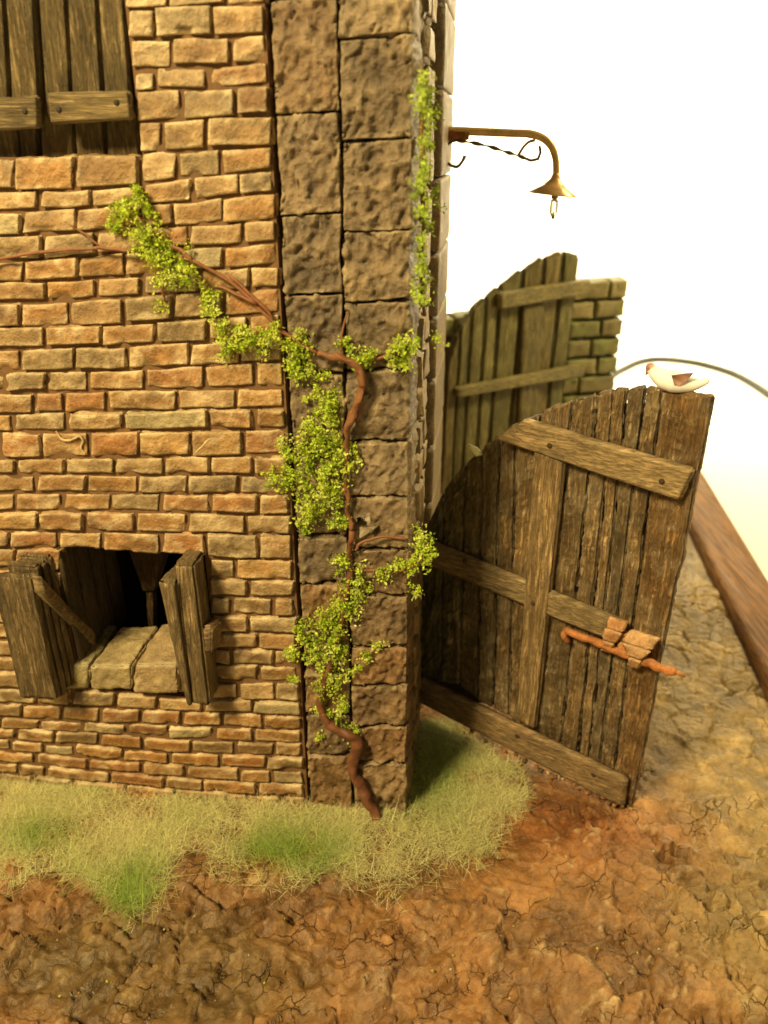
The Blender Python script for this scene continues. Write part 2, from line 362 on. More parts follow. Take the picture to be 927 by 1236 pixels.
# wooden rim of the display base
base = thing('display_base', us(UR, 0, TABLE_Z), 'reddish brown varnished wooden base frame round the earth ground', 'base')
fw = 0.40; ft = 0.055
def rim(u0, u1, s0, s1, grain):
    mb = MB(); z0, z1 = TABLE_Z + 0.004, ft
    hexa(mb, [us(u0, s0, z0), us(u1, s0, z0), us(u1, s1, z0), us(u0, s1, z0)], [us(u0, s0, z1), us(u1, s0, z1), us(u1, s1, z1), us(u0, s1, z1)],
         (6, 24, 3) if grain else (24, 6, 3), (0.20, 0.095, 0.03), r=0.02, amp=0.001, cvar=0.1)
    mb.build('rim_board', M_FRAME, base)
rim(UR, UR + fw, SF - fw, SB + fw, 1); rim(UL - fw, UL, SF - fw, SB + fw, 1)
rim(UL + 0.002, UR - 0.002, SB, SB + fw, 0); rim(UL + 0.002, UR - 0.002, SF - fw, SF, 0)
mb = MB(); hexa(mb, [us(UL, SF, TABLE_Z + .006), us(UR, SF, TABLE_Z + .006), us(UR, SB, TABLE_Z + .006), us(UL, SB, TABLE_Z + .006)],
                [us(UL, SF, -.3), us(UR, SF, -.3), us(UR, SB, -.3), us(UL, SB, -.3)], (4, 4, 1), (0.2, 0.12, 0.06), amp=0); mb.build('base_board', M_FRAME, base)

# ------------------------------------------------------------------ the brick house
house = thing('brick_house', O, 'ochre brick house corner with stone quoins, plank shutters and a small hatch', 'house')
P = [0, 170, 345]
def poly(*kv): return sorted(kv)
def yat(pl, x):
    xs = [k for k, v in pl]; ys = [v for k, v in pl]
    if x <= xs[0]: return ys[0] + (ys[1] - ys[0]) / (xs[1] - xs[0]) * (x - xs[0]) * 0.4
    if x >= xs[-1]: return ys[-1] + (ys[-1] - ys[-2]) / (xs[-1] - xs[-2]) * (x - xs[-1]) * 0.6
    return float(np.interp(x, xs, ys))
def edge_r(y): return 322 + 0.0513 * y - 3               # where the bricks stop against the quoins
LJ = [  # joints: (polyline, left limit, vertical joints of the course ABOVE-this-line's-next)  -> courses below
 ([(150, -66), (325, -74)], 'S', [175, 232, 290]), ([(150, -36), (325, -44)], 'S', [196, 262]),
 ([(150, -18), (325, -26)], 'S', [204, 270]), ([(150, 12), (325, 3)], 'S', [186, 257]), ([(150, 49), (325, 39)], 'S', [207, 279]),
 ([(150, 83), (325, 75)], 'S', [187, 249]), ([(150, 109), (325, 103)], 'S', [219, 284]), ([(150, 148), (325, 138)], 'S', [196, 248]),
 ([(0, 189), (170, 184), (250, 180), (330, 176)], None, [17, 89, 169, 213, 266]),
 ([(0, 230), (85, 229), (170, 222), (215, 214), (265, 212), (330, 203)], None, [46, 110, 173, 231, 288]),
 ([(0, 256), (100, 251), (180, 245), (230, 243), (290, 236), (330, 231)], None, [25, 91, 170, 209, 269]),
 ([(0, 285), (60, 283), (140, 277), (200, 272), (260, 270), (330, 265)], None, [52, 115, 180, 228, 294]),
 ([(0, 315), (60, 312), (140, 305), (200, 299), (260, 297), (330, 293)], None, [29, 93, 150, 205, 269]),
 ([(0, 341), (60, 339), (100, 337), (170, 332), (250, 324), (330, 321)], None, [55, 115, 171, 240, 301]),
 ([(0, 365), (60, 364), (110, 361), (170, 357), (250, 352), (330, 348)], None, [25, 84, 149, 208, 270]),
 ([(0, 395), (100, 393), (170, 390), (250, 383), (330, 378)], None, [53, 123, 187, 250, 300]),
 ([(0, 422), (100, 418), (200, 415), (330, 407)], None, [24, 89, 154, 229, 290]),
 ([(0, 450), (100, 447), (200, 443), (330, 437)], None, [4, 55, 106, 174, 246, 308]),
 ([(0, 474), (100, 472), (200, 470), (330, 467)], None, [40, 77, 128, 213, 285]),
 ([(0, 500), (150, 497), (250, 494), (340, 492)], None, [15, 80, 149, 250, 307]),
 ([(0, 522), (100, 521), (200, 520), (340, 517)], None, [0, 50, 107, 167, 230, 293]),
 ([(0, 553), (200, 552), (345, 549)], None, [19, 78, 137, 198, 253, 306]),
 ([(0, 573), (345, 574)], None, [43, 103, 166, 226, 288]),
 ([(0, 595), (345, 597)], None, [18, 74, 133, 193, 254, 312]),
 ([(0, 617), (170, 618), (345, 622)], None, [46, 102, 163, 226, 297]),
 ([(0, 641), (170, 642), (345, 646)], None, [11, 70, 122, 193, 249, 311]),
 ([(0, 662), (60, 662), (170, 668), (250, 674), (350, 676)], 'H', [18, 283]),
 ([(0, 686), (250, 698), (353, 701)], 'H', [45, 299]), ([(0, 708), (250, 720), (353, 722)], 'H', [25, 279, 330]),
 ([(0, 730), (262, 742), (353, 745)], 'H', [50, 300]), ([(0, 752), (262, 764), (353, 765)], 'H', [20, 311]),
 ([(0, 772), (262, 783), (353, 786)], 'H', [45, 280, 330]), ([(0, 792), (262, 803), (353, 804)], 'H', [22, 312]),
 ([(0, 811), (258, 823), (355, 824)], 'H', [45, 287, 331]),
 ([(0, 831), (85, 833), (160, 838), (240, 844), (360, 847)], None, [42, 86, 139, 190, 246, 304]),
 ([(0, 849), (85, 852), (160, 857), (240, 859), (300, 862), (360, 865)], None, [26, 75, 121, 169, 219, 269, 318]),
 ([(0, 866), (75, 871), (160, 875), (240, 877), (360, 882)], None, [0, 47, 100, 153, 203, 257, 306]),
 ([(0, 880), (100, 885), (200, 891), (300, 896), (362, 898)], None, [18, 66, 119, 173, 231, 284, 330]),
 ([(0, 893), (100, 901), (200, 908), (300, 913), (362, 915)], None, [12, 53, 89, 147, 205, 264, 321]),
 ([(0, 906), (100, 915), (200, 923), (300, 929), (364, 932)], None, [42, 106, 170, 223, 288, 328]),
 ([(0, 920), (100, 929), (200, 938), (300, 945), (366, 948)], None, [22, 55, 133, 198, 245, 310]),
 ([(0, 933), (100, 943), (200, 952), (300, 960), (367, 963)], None, [40, 85, 150, 210, 298, 340]),
 ([(0, 946), (100, 957), (200, 966), (300, 974), (368, 978)], None, [20, 70, 120, 180, 240, 310]),
 ([(0, 961), (100, 971), (200, 981), (300, 989), (369, 993)], None, None)]
HX0, HX1 = 77, 251                                       # the hatch, left and right, in photo pixels at its mid height
BR = [(.33, .175, .062), (.29, .15, .055), (.35, .20, .075), (.25, .155, .068), (.31, .14, .048), (.22, .145, .068), (.32, .19, .085), (.34, .17, .052)]
HI = (.72, .56, .32)
mbr = MB(); kk = 0
for ci in range(len(LJ) - 1):
    top, lim, js = LJ[ci]; bot = LJ[ci + 1][0]
    ym = yat(top, 200) * .5 + yat(bot, 200) * .5
    js = list(js)
    spans = []
    R = edge_r(ym)
    if lim == 'S':
        x0 = 150 + ym * 0.105 if ym > -20 else 150 + ym * .08; xs = [x0] + [j for j in js if j > x0 + 10] + [R]
        spans = list(zip(xs[:-1], xs[1:]))
    else:
        left = [min(js[0], 20)]
        while left[-1] > -420: left.append(left[-1] - random.uniform(48, 68) * (1.1 if ym < 600 else .85))
        xs = sorted(left[1:] + js) + [R]
        spans = list(zip(xs[:-1], xs[1:]))
        if lim == 'H':
            a0 = HX0 - 3; a1 = HX1 + (ym - 680) * .03
            sp = []
            for (a, b) in spans:
                if b <= a0: sp.append((a, b))
                elif a < a0: sp.append((a, a0))
                if a >= a1: sp.append((a, b))
                elif b > a1 + 8 and a < a1: sp.append((a1, b))
            spans = sp
    for (a, b) in spans:
        kk += 1
        g = 1.0; jx = random.uniform(-1, 1)
        yt = [yat(top, a + g) + g * .8, yat(top, b - g) + g * .8]; yb = [yat(bot, a + g) - g * .8, yat(bot, b - g) - g * .8]
        j = lambda k=1.2: random.uniform(-k, k)
        q = [(a + g + j(), yb[0] + j(.9)), (b - g + j(), yb[1] + j(.9)), (b - g + j(), yt[1] + j(.9)), (a + g + j(), yt[0] + j(.9))]
        pr = random.uniform(-0.004, 0.008)
        f = [W(x, y, pr + 0) for x, y in q]; bk = [p - N * (0.075 + pr) for p in f]
        fc = np.mean(f, 0)
        f = [p + N * random.uniform(-.006, .006) for p in f]
        c = np.array(random.choice(BR)) * random.uniform(.82, 1.12) * np.array([1.0, .99, .90])
        grey = 0.35 * max(0, min(1, (300 - ym) / 250)) + (0.45 if (a > 250 and 690 < ym < 845) else 0) * random.random()
        c = c * (1 - grey) + np.array([.33, .25, .14]) * grey
        if ym > 860: c = c * np.array([.95, .85, .75])
        if kk % 29 == 0: c = np.array([.37, .29, .15])
        inside = (a > -60)
        n = (max(8, int((b - a) / 2.6)), max(8, int((yb[0] - yt[0]) / 2.0)), 3) if inside else (5, 4, 2)
        hexa(mbr, bk, f, n, c, HI, r=random.uniform(.009, .015), amp=0.007, freq=(14, 18, 18), seed=kk, hiw=random.uniform(.6, 1.0), wob=.006, hiband=.016, amp2=.0045, chip=.018, cvar=.42, blotch=.4)
# chipped plaster ring on one brick
mbr_extra = []
for k in range(2):
    cpt = [(68, 520), (75, 530), (85, 531), (95, 526), (101, 532), (98, 541), (104, 548)] if k == 0 else [(234, 549), (246, 538), (252, 530), (262, 527)]
    tube(mbr, [W(x, y, .004) for x, y in cpt], [.003, .005, .006, .006, .005, .005, .003][:len(cpt)], (.56, .42, .22), k=6, sub=4, jitter=.004)
wall = mbr.build('brick_wall', M_BRICK, house)

# mortar bed with the two openings cut out
uS, zS = uz(W(166, 100)); zS = uz(W(60, 190))[1]
uS1 = uz(W(160, 100))[0]
uh0 = uz(W(HX0, 730))[0]; uh1 = uz(W(HX1 + 1, 730))[0]; zh1 = uz(W(180, 667))[1]; zh0 = uz(W(140, 836))[1]
uR = uz(W(edge_r(400), 400))[0]; uLm = -3.0; ztop = 4.0; zbot = -0.25
us_b = [uLm, uh0, uS1, uh1, uR]; us_b = sorted(us_b); zs_b = [zbot, zh0, zh1, zS, ztop]
bm = bmesh.new(); vg = {}
for i, u in enumerate(us_b):
    for j_, z in enumerate(zs_b): vg[i, j_] = bm.verts.new(Vector(us(u, 0.015, z) - O))
fs = []
for i in range(len(us_b) - 1):
    for j_ in range(len(zs_b) - 1):
        um = (us_b[i] + us_b[i + 1]) / 2; zm = (zs_b[j_] + zs_b[j_ + 1]) / 2
        if uh0 < um < uh1 and zh0 < zm < zh1: continue
        if um < uS1 and zm > zS: continue
        fs.append(bm.faces.new([vg[i, j_], vg[i + 1, j_], vg[i + 1, j_ + 1], vg[i, j_ + 1]]))
ex = bmesh.ops.extrude_face_region(bm, geom=fs)
bmesh.ops.translate(bm, verts=[v for v in ex['geom'] if isinstance(v, bmesh.types.BMVert)], vec=Vector(S * 0.28))
bmesh.ops.recalc_face_normals(bm, faces=bm.faces)
me = bpy.data.meshes.new('mortar_bed'); bm.to_mesh(me); bm.free()
ca = me.color_attributes.new('Col', 'FLOAT_COLOR', 'POINT'); ca.data.foreach_set('color', [.16, .085, .036, 1] * len(me.vertices))
me.materials.append(M_MORTAR); o = bpy.data.objects.new('mortar_bed', me); C.objects.link(o); o.parent = house

# quoin stones of the corner, front
mst = MB(); SC_ = [(.165, .112, .06), (.13, .09, .05), (.19, .135, .075), (.145, .10, .053), (.17, .105, .05)]
SHI = (.40, .31, .18)
def midx(y): return 407 + 0.0195 * y
def rgt(y): return 499.5 - 0.0085 * y
LQ = [-75, 0 - 3, 137, 259, 355, 450, 550, 648, 705, 760, 812, 862, 912, 980]
RQ = [-80, 43, 169, 279, 364, 447, 533, 600, 663, 719, 781, 828, 877, 921, 984]
sk = 900
for (Q, fl, fr, tl) in ((LQ, lambda y: edge_r(y) + 5, midx, -7), (RQ, midx, rgt, -9)):
    for y0, y1 in zip(Q[:-1], Q[1:]):
        sk += 1; g = 1.3
        tt = tl * max(0, 1 - (y0 + 60) / 700)
        tb = tl * max(0, 1 - (y1 + 60) / 700)
        g = .8
        q = [(fl(y1) + g, y1 - g - tb / 2), (fr(y1) - g, y1 - g + tb / 2), (fr(y0) - g, y0 + g + tt / 2), (fl(y0) + g, y0 + g - tt / 2)]
        f = [W(x, y, 0.008 + random.uniform(0, .012)) for x, y in q]; bk = [p + S * (0.12 if fr is midx else 0.30) for p in f]
        c = np.array(random.choice(SC_)) * random.uniform(.9, 1.1)
        c = c * 1.15
        if y0 > 650: c = c * np.array([1.05, .95, .85])
        hgt = y1 - y0
        hexa(mst, bk, f, (40, max(16, int(hgt / 2.0)), 8 if fr is not midx else 3), c, SHI, r=.009, amp=0.015, freq=(11, 11, 11), seed=sk, hiw=.6, wob=.006, oct=4, cvar=.5, amp2=.015, freq2=(38, 30, 38), chip=.016, pit=.012)
# chalky scar
V = hexa(mst, [W(x, y, -.01) for x, y in ((428, 655), (458, 640), (450, 612), (428, 622))], [W(x, y, .018) for x, y in ((432, 652), (454, 642), (447, 622), (433, 628))], (16, 16, 3), (.25, .19, .11), (.6, .52, .38), r=.03, amp=.022, freq=(18, 18, 18), seed=77, hiw=.7)
mst.build('corner_quoins', M_STONE, house)
# core behind the quoins, and the side wall
mside = MB()
d1, d2, d3 = .63, 1.06, 1.80
uq = uz(W(edge_r(400) + 3, 400))[0]
hexa(mside, [us(uR + .004, d1 - .03, zbot), us(-.035, d1 - .03, zbot), us(-.035, d1 - .03, ztop), us(uR + .004, d1 - .03, ztop)], [us(uR + .004, .06, zbot), us(-.035, .06, zbot), us(-.035, .06, ztop), us(uR + .004, .06, ztop)], (3, 8, 4), (.11, .075, .04), amp=0)
z = 0.0 - .03; row = 0
while z < ztop - .1:
    h_ = random.uniform(.13, .2) if z < 2.75 else random.uniform(.13, .15)
    cut = random.choice([.36, .44, .5]) 
    for (a, b) in ((0.31, cut), (cut, d1)):
        sk += 1
        if b - a < .1: continue
        q = [(a + .006, z + .006), (b - .006, z + .006), (b - .006, z + h_ - .006), (a + .006, z + h_ - .006)]
        f = [us(random.uniform(-.008, .006), s_, z_) for s_, z_ in q]; bk = [p - U * .07 for p in f]
        hexa(mside, bk, f, (9, 9, 3), np.array((.25, .17, .075)) * random.uniform(.85, 1.15), (.48, .37, .19), r=.015, amp=.008, freq=(14, 14, 14), seed=sk, hiw=.45)
    z += h_
mside.build('side_wall', M_STONE, house)
mp_ = MB(); z = -.03                                      # pilaster at the far end of the side wall
while z < ztop - .1:
    h_ = random.uniform(.30, .42); sk += 1
    q = [(d2, z + .004), (d3, z + .004), (d3, z + h_ - .004), (d2, z + h_ - .004)]
    f = [us(.004, s_, z_) for s_, z_ in q]; bk = [p - U * .5 for p in f]
    hexa(mp_, bk, f, (14, 10, 6), np.array((.20, .135, .06)) * random.uniform(.9, 1.1), (.34, .25, .12), r=.004, amp=.004, freq=(12, 12, 12), seed=sk, hiw=.3)
    z += h_
mp_.build('rear_pilaster', M_STONE, house)
mp_ = MB()                                                 # timber in the recess between the two
for k, (a, b) in enumerate(((d1 - .02, .84), (.845, d2 + .02))):
    q = [(a, -.05), (b, -.05), (b, ztop), (a, ztop)]
    f = [us(-.075, s_, z_) for s_, z_ in q]; bk = [p - U * .2 for p in f]
    hexa(mp_, bk, f, (6, 60, 3), (.13, .075, .03), (.22, .14, .07), r=.01, amp=.008, freq=(30, 3, 30), seed=1300 + k)
mp_.build('recess_timber', M_WOOD_V, house)
mp_ = MB()                                                 # rear of the house: closes the shell
hexa(mp_, [us(-3.0, 1.9, -.2), us(-.49, 1.9, -.2), us(-.49, 1.9, ztop), us(-3.0, 1.9, ztop)], [us(-3.0, 1.78, -.2), us(-.49, 1.78, -.2), us(-.49, 1.78, ztop), us(-3.0, 1.78, ztop)], (4, 4, 1), (.2, .13, .07), amp=0)
hexa(mp_, [us(-3.15, .33, -.2), us(-3.02, .33, -.2), us(-3.02, .33, ztop), us(-3.15, .33, ztop)][::1], [us(-3.15, 1.9, -.2), us(-3.02, 1.9, -.2), us(-3.02, 1.9, ztop), us(-3.15, 1.9, ztop)], (1, 4, 4), (.2, .13, .07), amp=0)
hexa(mp_, [us(-3.15, .06, ztop + .003), us(0, .06, ztop + .003), us(0, 1.94, ztop + .003), us(-3.15, 1.94, ztop + .003)], [us(-3.15, .06, ztop + .1), us(0, .06, ztop + .1), us(0, 1.94, ztop + .1), us(-3.15, 1.94, ztop + .1)], (4, 4, 1), (.2, .13, .07), amp=0)
mp_.build('rear_shell', M_MORTAR, house)

# --- shutters above
WC = (.20, .14, .058); WHI = (.42, .32, .16)
def wboard(mb, px, off, th, n, col=WC, hi=WHI, vert=True, seed=0, amp=.006, r=.008, hiw=.35, plane=W):
    f = [plane(x, y, off) for x, y in px]; nn = N if plane is W else None
    bk = [p - (nn * th) for p in f]
    fr = (34, 3.2, 34) if vert else (3.2, 34, 34)
    return hexa(mb, bk, f, n, col, hi, r=r, amp=amp, freq=fr, seed=seed, hiw=hiw, cvar=.3, hiband=.01)
def shutter(planks, railq, nails, name='wooden_shutter'):
    mb = MB()
    for k, q in enumerate(planks): wboard(mb, q, -.005, .05, (12, 70, 3), np.array(WC) * random.uniform(.85, 1.1), seed=2000 + k + int(q[0][0]), amp=.008)
    sh = mb.build(name, M_WOOD_V, house)
    m2 = MB(); wboard(m2, railq, .035, .039, (30, 14, 3), np.array(WC) * 1.12, vert=False, seed=2100 + int(railq[0][0]))
    rl = m2.build('rail', M_WOOD_H, sh)
    for (x, y) in nails:
        m3 = MB(); p = W(x, y, .036); lathe(m3, p, [(.011, -.01), (.011, .002), (.007, .006)], (.05, .035, .022), 10, N)
        m3.build('nail', M_RUST, sh)
shutter([[(56, 142), (86, 143), (75, -70), (40, -70)], [(87.5, 143), (124, 141), (112, -70), (77, -70)], [(126, 141), (158, 140), (144, -70), (114, -70)]],
        [(60, 150), (159, 144), (155, 109), (55, 111)], [(71, 132), (141, 124)])
shutter([[(-55, 150), (-25, 151), (-40, -70), (-70, -70)], [(-23.5, 150), (13, 150), (-1, -70), (-38, -70)], [(15, 150), (48, 149), (36, -70), (1, -70)]],
        [(-60, 160), (47, 155), (45, 115), (-60, 119)], [(30, 134), (-40, 138)])
mb = MB()
xs = [-120, -80, -45, -8, 22, 47, 91, 129, 170]
for a, b in zip(xs[:-1], xs[1:]): wboard(mb, [(a + .6, 193), (b - .6, 193), (b - 16, -70), (a - 16, -70)], -.075, .05, (8, 50, 2), np.array(WC) * random.uniform(.95, 1.35), seed=2300 + a, amp=.012)
mb.build('window_boards', M_WOOD_V, house)

# --- the hatch: hollow lined near-black to paint in its shade, sloping brick sill, two open flaps
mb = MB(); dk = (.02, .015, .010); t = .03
ua, ub, za, zb, sa, sb = uh0 + .004, uh1 - .004, zh0 + .004, zh1 - .004, .055, 1.5
def bx(mb, u0, u1, s0, s1, z0, z1, col, n=(2, 2, 2)):
    hexa(mb, [us(u0, s1, z0), us(u1, s1, z0), us(u1, s1, z1), us(u0, s1, z1)], [us(u0, s0, z0), us(u1, s0, z0), us(u1, s0, z1), us(u0, s0, z1)], n, col, amp=0, r=.004)
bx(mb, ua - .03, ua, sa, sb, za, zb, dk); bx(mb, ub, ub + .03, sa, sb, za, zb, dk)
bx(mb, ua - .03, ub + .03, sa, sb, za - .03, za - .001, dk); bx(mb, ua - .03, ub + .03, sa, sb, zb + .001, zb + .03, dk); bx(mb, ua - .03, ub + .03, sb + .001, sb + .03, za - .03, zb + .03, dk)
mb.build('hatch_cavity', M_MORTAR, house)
mb = MB(); gc = [(.25, .20, .09), (.36, .27, .13), (.34, .24, .12)]
for k, q in enumerate(([(70, 833), (107, 833), (107, 802), (72, 800)], [(108, 834), (159, 834), (158, 804), (109, 804)], [(160, 838), (215, 839), (214, 802), (162, 801)])):
    f = [W(x, y, .03 + .012 * (k == 2) - .012 * (k == 0)) for x, y in q]
    bk = [f[0] + S * .34, f[1] + S * .34, f[2] + S * .34 + Z * .015, f[3] + S * .34 + Z * .015]
    hexa(mb, bk, f, (24, 14, 30), gc[k], (.62, .52, .30), r=.022, amp=.014, freq=(11, 11, 9), seed=2500 + k, hiw=.6, amp2=.008, freq2=(40, 40, 40), chip=.02, cvar=.4)
bk2 = [(212, 838), (254, 842), (252, 806), (212, 802)]; f = [W(x, y, .01) for x, y in bk2]
hexa(mb, [p + S * .3 for p in f], f, (12, 8, 6), (.22, .14, .07), (.5, .4, .22), r=.014, amp=.008, seed=2510)
mb.build('hatch_sill', M_BRICK, house)
mb = MB()                                                  # boarded left jamb inside the hole
for k in range(4):
    a0, a1 = k * .13, k * .13 + .125
    q = [(uh0 + .008, a0 + .0), (uh0 + .03, a0 + .0), (uh0 + .03, a1), (uh0 + .008, a1)]
    hexa(mb, [us(q[0][0], a0, zh0 + .09), us(q[0][0], a1, zh0 + .09), us(q[0][0], a1, zh1 - .006), us(q[0][0], a0, zh1 - .006)], [us(q[1][0], a0, zh0 + .09), us(q[1][0], a1, zh0 + .09), us(q[1][0], a1, zh1 - .006), us(q[1][0], a0, zh1 - .006)], (6, 20, 2), (.13, .09, .04), r=.006, amp=.006, freq=(30, 4, 30), seed=2530 + k)
mb.build('jamb_boards', M_WOOD_V, house)
mb = MB()                                                  # bent wooden strut hanging inside
f = [W(x, y, -.40) for x, y in ((178, 762), (187, 762), (186, 712), (174, 712))]; hexa(mb, [p + S * .06 for p in f], f, (6, 12, 3), (.13, .075, .03), r=.012, amp=.006, seed=2520)
f = [W(x, y, -.38) for x, y in ((173, 716), (186, 716), (204, 660), (150, 660))]; hexa(mb, [p + S * .08 for p in f], f, (10, 12, 3), (.11, .065, .028), r=.012, amp=.006, seed=2521)
mb.build('inner_strut', M_WOOD_V, house)

def flap_frame(off, px, py): return W(px, py, off)
FL = (.27, .185, .083); FHI = (.42, .31, .17)
def slab(mb, pts4, z0, z1, n, col, seed, amp=.008, r=.014, hi=FHI):
    """footprint pts4 = near-left, near-right, far-right, far-left (world, z ignored); near side is the front"""
    a, b, c, d = [np.array(p) * [1, 1, 0] for p in pts4]
    front = [a + Z * z0, b + Z * z0, b + Z * z1, a + Z * z1]; back = [d + Z * z0, c + Z * z0, c + Z * z1, d + Z * z1]
    hexa(mb, back, front, n, col, hi, r=r, amp=amp, freq=(30, 3.2, 30), seed=seed, hiw=.35, cvar=.3)
# left flap
offL = .15
A = W(78, 740); zt = W(80, 668)[2]; zb_ = W(60, 834, offL * .5)[2]
Bp = W(49, 760, offL); Bl = W(3, 760, offL); Al = W(34, 740)
mb = MB()
def lerp(p, q, t): return p * (1 - t) + q * t
for k, (t0, t1) in enumerate(((0, .22), (.235, .46), (.475, .72), (.735, 1.0))):
    slab(mb, [lerp(Al, Bl, t1) + U * (.0 if k == 3 else .05), lerp(A, Bp, t1), lerp(A, Bp, t0), lerp(Al, Bl, t0) + U * .05], zb_ + random.uniform(-.01, .02), zt - (.0 if k < 3 else .035) + random.uniform(-.02, .0), (8, 40, 8), np.array(FL) * random.uniform(.8, 1.0), 2600 + k, amp=.012)
lf = mb.build('hatch_flap', M_WOOD_V, house)
mb = MB()                                                  # diagonal brace on its inner face
inn = np.cross(Bp - A, Z); inn /= np.linalg.norm(inn); inn = inn if np.dot(inn, U) > 0 else -inn
p1 = lerp(A, Bp, .97); p2 = W(108, 775, -.16)
z1a = W(50, 716, offL)[2]; z1b = W(50, 690, offL)[2]; z2a = W(106, 784, -.16)[2]; z2b = W(108, 762, -.16)[2]
def zz(p, z): q = p.copy(); q[2] = z; return q
bk = [zz(p1, z1a), zz(p2, z2a), zz(p2, z2b), zz(p1, z1b)]
hexa(mb, bk, [p + inn * .055 for p in bk], (20, 8, 4), np.array(FL) * .9, FHI, r=.01, amp=.006, freq=(4, 30, 30), seed=2650)
mb.build('brace', M_WOOD_H, lf)
# right flap
offR = .15
mb = MB()
zt1 = W(232, 682, offR)[2]; zt0 = W(204, 699, offR)[2]; zb1 = W(230, 843, offR * .7)[2]
q = [W(218, 760, offR), W(242, 760, offR), W(257, 752, 0.0), W(236, 752, 0.0)]; slab(mb, q, zb1, zt1, (10, 44, 10), np.array(FL) * 1.05, 2700, amp=.014, r=.022)
q = [W(194, 740, offR + .02), W(217, 740, offR + .02), W(235, 752, 0.0), W(220, 752, 0.0)]
a, b, c, d = [np.array(p) * [1, 1, 0] for p in q]
sh_ = W(207, 830, offR)[:2] - W(192, 830, offR)[:2]; sh3 = np.array([sh_[0], sh_[1], 0])
hexa(mb, [d + Z * zb1 + sh3 * .6, c + Z * zb1, c + Z * zt0, d + Z * zt0], [a + Z * zb1 + sh3, b + Z * zb1, b + Z * zt0, a + Z * zt0], (10, 44, 8), np.array(FL) * .98, FHI, r=.024, amp=.016, freq=(26, 4, 26), seed=2701, hiw=.4)
rf = mb.build('hatch_flap', M_WOOD_V, house)
mb = MB()
ps = [W(243, 790, offR * .9), W(257, 778, .03), W(258, 745, .03), W(243, 756, offR * .9)]
hexa(mb, [p - U * .01 for p in ps], [p + U * .045 for p in ps], (10, 8, 4), (.25, .155, .07), FHI, r=.012, amp=.006, seed=2720)
mb.build('batten', M_WOOD_H, rf)

# ------------------------------------------------------------------ gates
GC = [(.265, .165, .066), (.20, .13, .055), (.30, .19, .08), (.25, .17, .08), (.33, .185, .066)]
GHI = (.52, .42, .26)
def gz(x, y): return (490 + x / 2.1213, 450 + y / 2.1213)
h1 = np.array([.222, 3.69, 0]); e1 = np.array([1.293, 2.958, 0])
gd = (e1 - h1) / np.linalg.norm(e1 - h1); gn = np.array([gd[1], -gd[0], 0])
if np.dot(gn, -h1) < 0: gn = -gn
def GA(px, py, off=0.0): return hit(px, py, h1 + gn * off, gn)
gate1 = thing('wooden_gate', h1, 'brown plank gate leaf standing open in front, curved top and rusty sliding bolt', 'gate', 'gate leaves beside the house')
top = [(505, 655), (523, 624), (537, 587), (565, 556), (598, 530), (631, 507), (679, 488), (726, 474), (761, 468), (796, 470), (861, 481)]
tx_ = [p[0] for p in top]; ty_ = [p[1] for p in top]
def boards(mb, A_, lines, n_, th, seed, topf, amp=.014, cols=GC, hi=GHI, green=None, rr=.012):
    for k in range(len(lines) - 1):
        (xa, ya), (xb, yb) = lines[k]; (xc, yc), (xd, yd) = lines[k + 1]
        g = .7
        j = random.uniform(-.006, .006)
        f = [A_(xb + g, yb, j), A_(xd - g, yd, j), A_(xc - g, topf(xc - g) , j), A_(xa + g, topf(xa + g), j)]
        bk = [p - n_ * th for p in f]
        c = np.array(random.choice(cols)) * random.uniform(.85, 1.12)
        if green is not None: c = green(k, c)
        wpx = abs(xc - xa)
        hexa(mb, bk, f, (max(10, int(wpx / 1.8)), 150, 4), c, hi, r=rr, amp=amp, freq=(30, 5.0, 30), seed=seed + k, hiw=.6, cvar=.5, hiband=.010, wob=.007, oct=4, amp2=.010, freq2=(34, 55, 34), blotch=.30)
topf1 = lambda x: float(np.interp(x, tx_, ty_))
ln = [((505, 640), (505, 845)), (gz(95, 320), gz(88, 790)), (gz(150, 230), gz(135, 800)), (gz(192, 205), gz(182, 840)), (gz(240, 175), gz(222, 860)), (gz(283, 140), gz(264, 880)), (gz(345, 105), gz(296, 905)),
      (gz(425, 78), gz(325, 930)), (gz(487, 60), gz(396, 955)), (gz(530, 50), gz(440, 985)), (gz(565, 45), gz(466, 1000)), (gz(612, 40), gz(492, 1020)), (gz(655, 42), gz(530, 1050)), (gz(789, 70), gz(577, 1112))]
mg = MB()
def green1(k, c):
    g = max(0, 1 - k / 4.5) * .75
    return c * (1 - g) + np.array([.10, .11, .036]) * g
boards(mg, GA, ln, gn, .058, 3000, topf1, green=green1)
hexa(mg, [GA(x, y, -.056) for x, y in ((508, 846), (760, 966), (857, 490), (512, 660))], [GA(x, y, -.03) for x, y in ((508, 846), (760, 966), (857, 490), (512, 660))], (2, 2, 1), (.05, .033, .018), amp=0, r=.002) if False else None
for (xa, xb) in ((0, 4), (4, 8), (8, 13)):
    (p0, p1_), (p2_, p3_) = ln[xa], ln[xb]; tA = topf1(p0[0] + 1) + 9; tB = topf1(p2_[0] - 2) + 9
    qq = [(p1_[0] + 1, p1_[1] - 3), (p3_[0] - 3, p3_[1] - 6), (p2_[0] - 3, tB), (p0[0] + 1, tA)]
    hexa(mg, [GA(x, y, -.045) for x, y in qq], [GA(x, y, -.028) for x, y in qq], (2, 2, 1), (.05, .033, .018), amp=0, r=.002)
panel1 = mg.build('plank_panel', M_WOOD_V, gate1)
